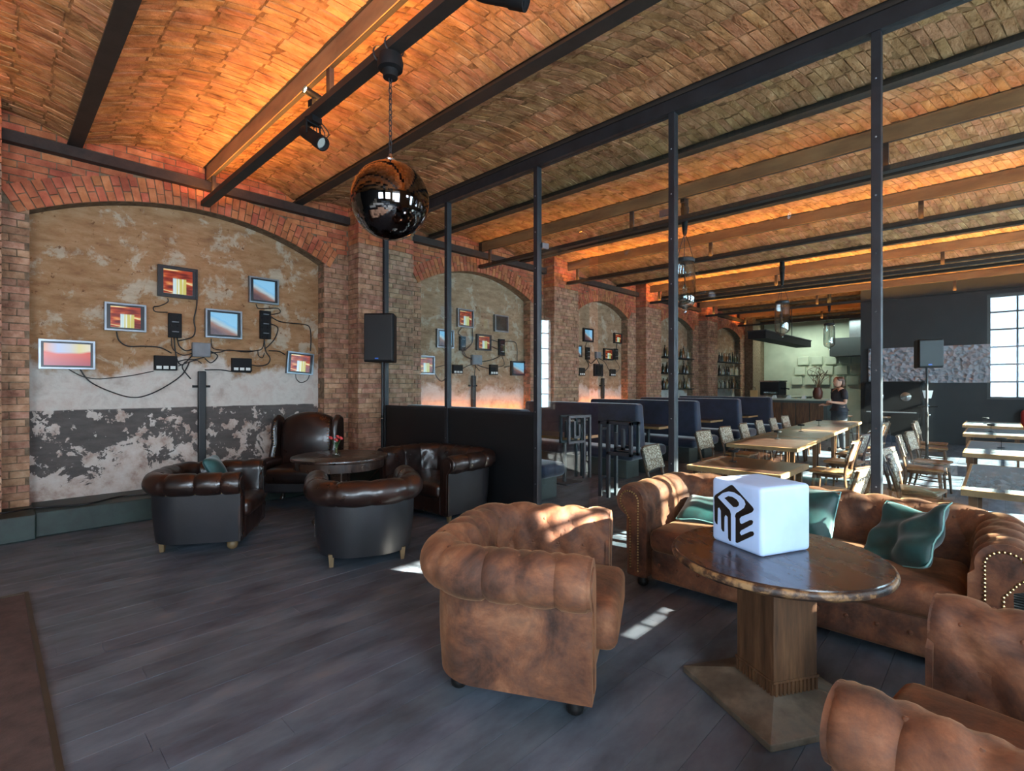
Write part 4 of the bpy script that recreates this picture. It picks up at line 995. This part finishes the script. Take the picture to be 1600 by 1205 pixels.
for i, y in enumerate((6.4, 9.07, 11.42, 13.77)):
    t = thing('booth_table', 'wooden table in the %s booth' % ordn[i], 'table', (-5.6, y, 0), 0, 'booth tables')
    MB().box(-1.2, 1.0, -.33, .33, .73, .765).build('tabletop', m_tbrown, t, bevel=.004)
    MB().box(-1.2, 1.0, -.345, -.33, .725, .767).box(1.0, 1.015, -.345, .345, .725, .767).build('edge', m_tedge, t)
    for x in (-.7, .6): MB().tube([(x, 0, .02), (x, 0, .73)], .035, 10).build('leg', m_steel, t, smooth=True); MB().box(x-.2, x+.2, -.2, .2, 0, .02).build('foot', m_steel, t)
for i, (a, b) in enumerate(((5.5, 8.3), (10.3, 12.4))):
    o = MB().box(XN+.10, XN+.14, a, b, 1.0, 1.015).build('uplight_strip', emis('amber wall uplight', (1, .24, .03, 1), 50)); tag(o, 'amber uplight strip at the foot of the %s niche behind the booths' % ('second', 'third')[i], 'light')
# glass pendants
def pendant(label, x, y, s=1):
    t = thing('glass_pendant', label, 'pendant lamp', (x, y, 2.66), 0, 'glass jar pendants')
    R = .148
    pr = [(.018, -.075), (.028, -.07), (.03, -.02), (.05, 0), (.11, .025), (.142, .08), (R, .16), (R, .50), (.142, .58), (.125, .63), (.12, .66)]
    MB().lathe(pr+[(r-.004, z) for r, z in pr[::-1][:-2]], 28).build('jar', m_jar, t, smooth=True)
    MB().lathe([(.03, .655), (.135, .655), (.138, .70), (.12, .715), (.03, .715)], 20).build('collar', m_steel, t, smooth=True)
    for q in range(3):
        a = q*2*PI/3; MB().tube(smooth_path([(.12*math.cos(a), .12*math.sin(a), .71), (.05*math.cos(a), .05*math.sin(a), .95), (0, 0, 1.07)], 4), .005, 5).build('chain', m_steel, t)
    MB().lathe([(.02, 1.05), (.03, 1.08), (.055, 1.38), (.06, 1.44), (.05, 1.445), (.05, 1.56)], 14).build('ceiling_cone', m_black, t, smooth=True)
    if y != 11.9: MB().box(-.03, .03, -.08, -.04, 1.50, 1.58).build('arm', m_black, t)
    MB().tube([(0, 0, .30), (0, 0, .66)], .008, 6).build('lamp_stem', m_steel, t)
    MB().lathe([(.010, .22), (.03, .25), (.034, .29), (.018, .33), (.015, .36)], 12).build('bulb', m_vase, t, smooth=True)
pendant('nearest glass jar pendant, beside the steel post', -3.25, 6.95)
pendant('middle glass jar pendant over the booths aisle', -3.37, 11.9)
pendant('farthest glass jar pendant before the bar', -3.58, 17.10)
# bar
t = thing('bar_counter', 'bar counter with pale top and wooden front beyond the booths', 'bar', (-4.2, 16.6, 0))
MB().box(-1.4, .75, -.35, .35, 0, 1.12).box(-1.4, -.8, .35, 4.6, 0, 1.12).build('body', m_bbase, t)
for i in range(4): MB().box(-.75+.36*i, -.42+.36*i, -.375, -.35, .1, 1.05).build('front_panel', m_mwood, t)
MB().box(-1.45, .85, -.42, .42, 1.12, 1.165).box(-1.45, -.72, .42, 4.65, 1.12, 1.165).build('worktop', mat('pale stone top', rgb('aab09c'), 3, rough=.3), t)
t = thing('bar_canopy', 'long black canopy beam hanging above the bar', 'canopy', (-5.2, 18.5, 2.95))
MB().box(-.25, .25, -2.6, 2.4, 0, .22).build('beam', m_black, t); MB().box(-.27, .27, -2.62, 2.42, .22, .25).build('top_lip', m_steel, t)
for y in (-.3, .95): MB().tube([(0, y, .25), (0, y, 1.28)], .012, 6).build('hanger', m_steel, t)
t = thing('coffee_machine', 'dark coffee machine on the bar', 'coffee machine', (-5.25, 17.6, 1.165))
MB().box(-.28, .28, -.4, .4, .08, .5).build('body', m_black, t, bevel=.02); MB().box(-.3, .3, -.42, .42, .5, .54).build('cup_tray', m_chrome, t)
for y in (-.2, .2): MB().tube([(.28, y, .3), (.42, y, .27)], .02, 8).build('group_handle', m_black, t)
MB().box(-.28, .36, -.38, .38, 0, .08).build('drip_tray', m_chrome, t)
# back bar shelves and bottles in the last niches
cols = [mat('bottle glass %d' % i, rgb(c), 5, rough=.15) for i, c in enumerate(('3a2a18', '6b5a38', '1f2a1c', '9a9484', '7a4a24', 'b8a888', '2a2420'))]
bm = []
for i, mm in enumerate(cols):
    bm.append(MB().lathe([(.036, 0), (.038, .02), (.038, .19), (.03, .225), (.014, .25), (.013, .31), (.016, .312), (.016, .325)], 10).mesh('bottle', mm, True))
for ni, (y0, y1) in enumerate(((14.45, 16.55), (18.7, 20.9))):
    nm = ('first', 'second')[ni]
    for si, z in enumerate((1.45, 1.95, 2.45)):
        t = thing('bar_shelf', '%s dark shelf in the %s bar niche' % (('lowest', 'middle', 'top')[si], nm), 'shelf', (-7.5, (y0+y1)/2, z))
        MB().box(-.18, .1, -(y1-y0)/2, (y1-y0)/2, -.03, 0).build('board', m_black, t)
        for s in (-1, 1): MB().box(-.19, -.17, s*(y1-y0)/2*.8-.01, s*(y1-y0)/2*.8+.01, -.03, .44).build('upright', m_steel, t)
        n = 15 if si < 2 else 11
        for i in range(n):
            if random.random() < .12: continue
            o = bpy.data.objects.new('bottle', random.choice(bm)); COL.objects.link(o); sc_ = random.uniform(.85, 1.12)
            o.location = (-7.5+random.uniform(-.05, .04), y0+.1+(y1-y0-.2)*(i+.5)/n, z); o.scale = (1.15, 1.15, sc_)
            tag(o, nth[i]+' spirit bottle from the left on the %s shelf of the %s bar niche' % (('lowest', 'middle', 'top')[si], nm), 'bottle', '%s shelf bottles, %s bar niche' % (('lowest', 'middle', 'top')[si], nm))
gm = MB().lathe([(.03, 0), (.03, .005), (.005, .01), (.005, .08), (.03, .10), (.038, .15), (.034, .19)], 10).mesh('wine_glass', m_vase, True)
for i in range(12):
    o = share(gm, 'wine_glass', None, (-5.3+.09*(i % 4), 16.9+.12*(i//4), 1.165)); tag(o, 'stemmed wine glass on the bar, %s in its row, %s row' % (nth[i % 4], nth[i//4]), 'glass', 'wine glasses on the bar')
t = thing('paper_bag', 'brown paper bag standing on the bar end', 'bag', (-5.45, 16.42, 1.165), .2)
MB().box(-.1, .1, -.06, .06, 0, .24).build('bag', mat('kraft paper', rgb('a07c4c'), 6, rough=.8), t)
for s in (-1, 1): MB().tube(smooth_path([(-.05, s*.05, .24), (-.03, s*.05, .33), (.03, s*.05, .33), (.05, s*.05, .24)], 4), .005, 5).build('handle', m_mwood, t)
for i, x in enumerate((-4.9, -4.5, -4.1)):
    t = thing('napkin_stack', ('left', 'middle', 'right')[i]+' little white napkin heap on the bar', 'napkins', (x, 16.5, 1.165))
    MB().taper((0,0,0), (.13, .12), (.02,0,.09), (.06, .10)).build('napkin', m_white, t)
# kitchen beyond the bar
for i, (x, z) in enumerate([(-6.2+.5*(k % 7)+.12*(k//7), 1.75+.42*(k//7)) for k in range(21)]):
    o = MB().box(-.2, .2, -.09, 0, -.17, .17).build('wall_cabinet', m_kit, None, bevel=.01); o.location = (x, YF, z); tag(o, 'pale cube box on the kitchen wall, %s row, %s from the left' % (('lowest', 'middle', 'top')[i//7], nth[i % 7]), 'box', 'pale boxes on the kitchen wall')
t = thing('extractor_hood', 'dark extractor hood in the kitchen', 'hood', (-3.9, 23.5, 2.7))
MB().box(-.9, .9, -.5, .5, 0, .7).build('hood', m_dark, t); MB().box(-.3, .3, -.2, .2, .7, 1.5).build('duct', m_alu, t)
L = bpy.data.lights.new('kitchen tube light', 'AREA'); L.shape = 'RECTANGLE'; L.size = 3.5; L.size_y = .3; L.energy = 170; L.color = (.95, 1, .86)
o = bpy.data.objects.new('kitchen_light', L); COL.objects.link(o); o.location = (-4.9, 22.6, 4.1)
# dark wall: crinkled foil band, piano, little lamp
k = NT('crinkled silver foil'); k.b.inputs['Metallic'].default_value = .45; k.b.inputs['Roughness'].default_value = .22; k.b.inputs['Base Color'].default_value = rgb('c2ccd8')
vo = k.n('ShaderNodeTexVoronoi', i_Scale=9.0); k.l(k.coord('P'), vo.inputs['Vector']); k.bump(k.math('ADD', vo.outputs['Distance'], k.noise(k.coord('P'), 14, 4)), 1.0, .12)
o = MB().box(-2.7, 2.5, 17.55, 17.61, 1.62, 2.60).build('foil_panel', k.m); tag(o, 'crinkled silver foil band across the dark wall', 'panel')
t = thing('upright_piano', 'tall dark upright piano against the dark wall', 'piano', (-2.1, 17.15, 0))
MB().box(-.62, .62, -.02, .33, 0, 1.62).build('case', m_black, t, bevel=.015); MB().box(-.66, .66, -.06, .36, 1.62, 1.66).build('lid', m_black, t)
MB().box(-.6, .6, -.32, 0, .70, .82).build('key_bed', m_black, t); MB().box(-.54, .54, -.31, -.14, .82, .845).build('white_keys', m_white, t)
bk = MB()
for i in range(18): bk.box(-.52+.058*i, -.495+.058*i, -.22, -.14, .845, .86)
bk.build('black_keys', m_black, t)
for s in (-1, 1): MB().box(s*.55-.04, s*.55+.04, -.30, -.24, 0, .70).build('leg', m_black, t)
for s in (-.3, .3): MB().lathe([(.02, 0), (.10, .02), (.12, .05), (.03, .07)], 16).build('sconce', m_chrome, t).matrix_local = Matrix.Translation((s, -.02, 1.25)) @ Matrix.Rotation(PI/2, 4, 'X')
t = thing('side_lamp', 'little table lamp with white shade beside the piano', 'lamp', (-1.33, 16.9, 0))
MB().lathe([(.16, 0), (.16, .02), (.02, .03), (.02, .98), (.2, 1.0), (.2, 1.02)], 16).build('pedestal', m_black, t, smooth=True)
MB().lathe([(.06, 1.02), (.06, 1.04), (.015, 1.06), (.015, 1.25)], 12).build('base', m_chrome, t, smooth=True)
MB().lathe([(.07, 1.22), (.11, 1.42), (.105, 1.42), (.065, 1.22)], 16).build('shade', mat('lit white shade', rgb('e8ece8'), 5, rough=.7, emit=(.8,.9,1,1), estr=.5), t, smooth=True)
# stools by the bar
for i, (x, y) in enumerate(((-3.0, 16.1), (-2.2, 16.3))):
    t = thing('bar_stool', ('left', 'right')[i]+' stool with a wooden seat before the piano', 'stool', (x, y, 0))
    MB().lathe([(.16, .70), (.175, .715), (.17, .74), (.15, .745)], 20).build('seat', m_cane, t, smooth=True)
    for q in range(4):
        a = q*PI/2+.4; MB().tube([(.11*math.cos(a), .11*math.sin(a), .71), (.2*math.cos(a), .2*math.sin(a), 0)], .012, 6).build('leg', m_steel, t)
    MB().tube([(.165*math.cos(a), .165*math.sin(a), .28) for a in [q*PI/8 for q in range(17)]], .008, 6).build('foot_ring', m_steel, t)
# floor grate
t = thing('floor_grate', 'black floor grate beyond the right end of the sofa', 'grate', (.12, 5.15, 0))
fr = MB().box(-.3, .3, -.3, -.27, 0, .012).box(-.3, .3, .27, .3, 0, .012).box(-.3, -.27, -.3, .3, 0, .012).box(.27, .3, -.3, .3, 0, .012); fr.build('frame', m_black, t)
for i in range(9): MB().box(-.27, .27, -.25+.06*i, -.22+.06*i, .001, .012).build('slat', m_black, t)
# fire extinguisher and a pot of dry twigs
t = thing('fire_extinguisher', 'small red fire extinguisher on the dark wall at the right edge of the photo', 'fire extinguisher', (.46, 17.50, .45))
MB().lathe([(.07, 0), (.085, .02), (.085, .42), (.06, .48), (.02, .51)], 18).build('cylinder', mat('red enamel', rgb('9a1c16'), 6, rough=.35), t, smooth=True)
MB().box(-.02, .02, -.06, .02, .51, .57).build('valve', m_black, t)
t = thing('twig_pot', 'brown pot of dry twigs standing on the bar', 'plant pot', (-3.75, 16.55, 1.165)); random.seed(5)
MB().lathe([(.08, 0), (.12, .06), (.13, .2), (.09, .30), (.10, .33)], 18).build('pot', mat('rust brown glaze', rgb('5a2c1c'), 6, rough=.5), t, smooth=True)
for i in range(14):
    a = random.uniform(0, 6.28); r = random.uniform(.1, .38); MB().tube(smooth_path([(0, 0, .2), (r*.4*math.cos(a), r*.4*math.sin(a), .5), (r*math.cos(a), r*math.sin(a), random.uniform(.55, .85)), (r*.7*math.cos(a+.9), r*.7*math.sin(a+.9), random.uniform(.6, .95))], 4), .006, 5).build('twig', m_chwood, t)
# waiter
def person():
    t = thing('person', 'person in a dark T-shirt standing beyond the far end of the long table', 'person', (-2.72, 13.98, 0), math.radians(224))
    # local: facing +x after the turn ; skeleton joints with radii
    J = {'pel': ((0,0,.96), .155), 'wai': ((0,0,1.10), .135), 'che': ((.0,0,1.30), .155), 'nb': ((-.01,0,1.44), .075), 'nk': ((.01,0,1.52), .055),
         'sl': ((0,.19,1.41), .065), 'el': ((.02,.25,1.13), .045), 'wlw': ((.27,.20,1.16), .03), 'hl': ((.33,.18,1.17), .03),
         'sr': ((0,-.19,1.41), .065), 'er': ((-.02,-.26,1.13), .045), 'wr': ((.22,-.19,1.08), .03), 'hr': ((.29,-.17,1.09), .03),
         'tl': ((0,.10,.90), .10), 'kl': ((.02,.11,.50), .06), 'al': ((-.02,.11,.09), .045), 'fl': ((.14,.12,.035), .035),
         'tr': ((0,-.10,.90), .10), 'kr': ((.02,-.11,.50), .06), 'ar': ((-.02,-.11,.09), .045), 'fr': ((.14,-.12,.035), .035)}
    E = [('pel','wai'),('wai','che'),('che','nb'),('nb','nk'),('nb','sl'),('sl','el'),('el','wlw'),('wlw','hl'),('nb','sr'),('sr','er'),('er','wr'),('wr','hr'),('pel','tl'),('tl','kl'),('kl','al'),('al','fl'),('pel','tr'),('tr','kr'),('kr','ar'),('ar','fr')]
    def grow(name, keys, edges, rad, m, root):
        me = bpy.data.meshes.new(name); ks = list(keys); me.from_pydata([J[k][0] for k in ks], [(ks.index(a), ks.index(b)) for a, b in edges], []); o = bpy.data.objects.new(name, me); COL.objects.link(o)
        sk = o.modifiers.new('skin', 'SKIN'); ss = o.modifiers.new('sub', 'SUBSURF'); ss.levels = 2; ss.render_levels = 2
        for i, k in enumerate(ks):
            me.skin_vertices[0].data[i].radius = (J[k][1]*rad, J[k][1]*rad); me.skin_vertices[0].data[i].use_root = k == root
        bpy.context.view_layer.update(); dg = bpy.context.evaluated_depsgraph_get()
        nm = bpy.data.meshes.new_from_object(o.evaluated_get(dg)); bpy.data.objects.remove(o); nm.materials.clear(); nm.materials.append(m)
        nm.polygons.foreach_set('use_smooth', [True]*len(nm.polygons))
        r = bpy.data.objects.new(name, nm); COL.objects.link(r); r.parent = t; return r
    skin = mat('skin', rgb('b98a72'), 6, rough=.55); shirt = mat('dark T-shirt', rgb('241f26'), 6, rough=.8); jean = mat('dark trousers', rgb('20262f'), 6, rough=.8); hair = mat('brown hair', rgb('4a2a1c'), 10, rough=.5)
    body = grow('body', J.keys(), E, .93, skin, 'pel')
    # head with face, joined to the body mesh's neck
    h = MB()
    def hw(x, y, z):
        return (x*(1-.12*max(0, -z/.12)), y*(1-.25*max(0, -z/.12)), z)
    h.rbox((.03, 0, 1.63), (.19, .15, .235), .072, 12, (.01, .005, 0), hw)
    h.rbox((.135, 0, 1.625), (.035, .03, .045), .012, 6); h.rbox((.118, 0, 1.565), (.02, .055, .018), .007, 6)
    for s in (1, -1): h.rbox((.02, s*.077, 1.62), (.04, .016, .055), .007, 6); h.ball((.112, s*.033, 1.65), .012, 8, 6)
    h.build('head', skin, t, smooth='all')
    MB().rbox((.0, 0, 1.685), (.215, .175, .15), .07, 11).rbox((-.05, 0, 1.60), (.11, .17, .17), .05, 9).build('hair', hair, t, smooth='all')
    for s, k in ((1, 'hl'), (-1, 'hr')):
        hm = MB(); b = Vector(J[k][0])
        for i in range(4): hm.tube([b+Vector((.02, s*(-.02+.016*i), .01-.006*i)), b+Vector((.07-.004*abs(i-1), s*(-.022+.016*i), .0)), b+Vector((.075, s*(-.02+.015*i), -.03))], [.010, .009, .007], 6)
        hm.tube([b+Vector((-.01, -s*.03, .01)), b+Vector((.03, -s*.045, .02)), b+Vector((.055, -s*.035, .015))], [.012, .010, .008], 6)
        hm.rbox(tuple(b+Vector((.005, 0, 0))), (.08, .075, .035), .015, 7); hm.build('hand', skin, t, smooth='all')
    for k in ('el', 'er'): J[k] = (tuple(Vector(J['s'+k[1]][0]).lerp(Vector(J[k][0]), .75)), .062)
    grow('shirt', ['pel','wai','che','nb','sl','el','sr','er'], [('pel','wai'),('wai','che'),('che','nb'),('nb','sl'),('sl','el'),('nb','sr'),('sr','er')], 1.10, shirt, 'wai')
    tr = MB().rbox((0, 0, .93), (.27, .36, .26), .10, 11)
    for s in (1, -1): tr.tube(smooth_path([(0, s*.09, .92), (.01, s*.10, .72), (.02, s*.11, .50), (-.01, s*.11, .28), (-.02, s*.11, .07)], 4), [.118]*4+[.105]*4+[.085]*4+[.075]*5, 14)
    tr.build('trousers', jean, t, smooth='all')
    for s in (1, -1): MB().rbox((.05, s*.115, .04), (.27, .10, .08), .035, 8).build('shoe', m_black, t, smooth='all')
person()
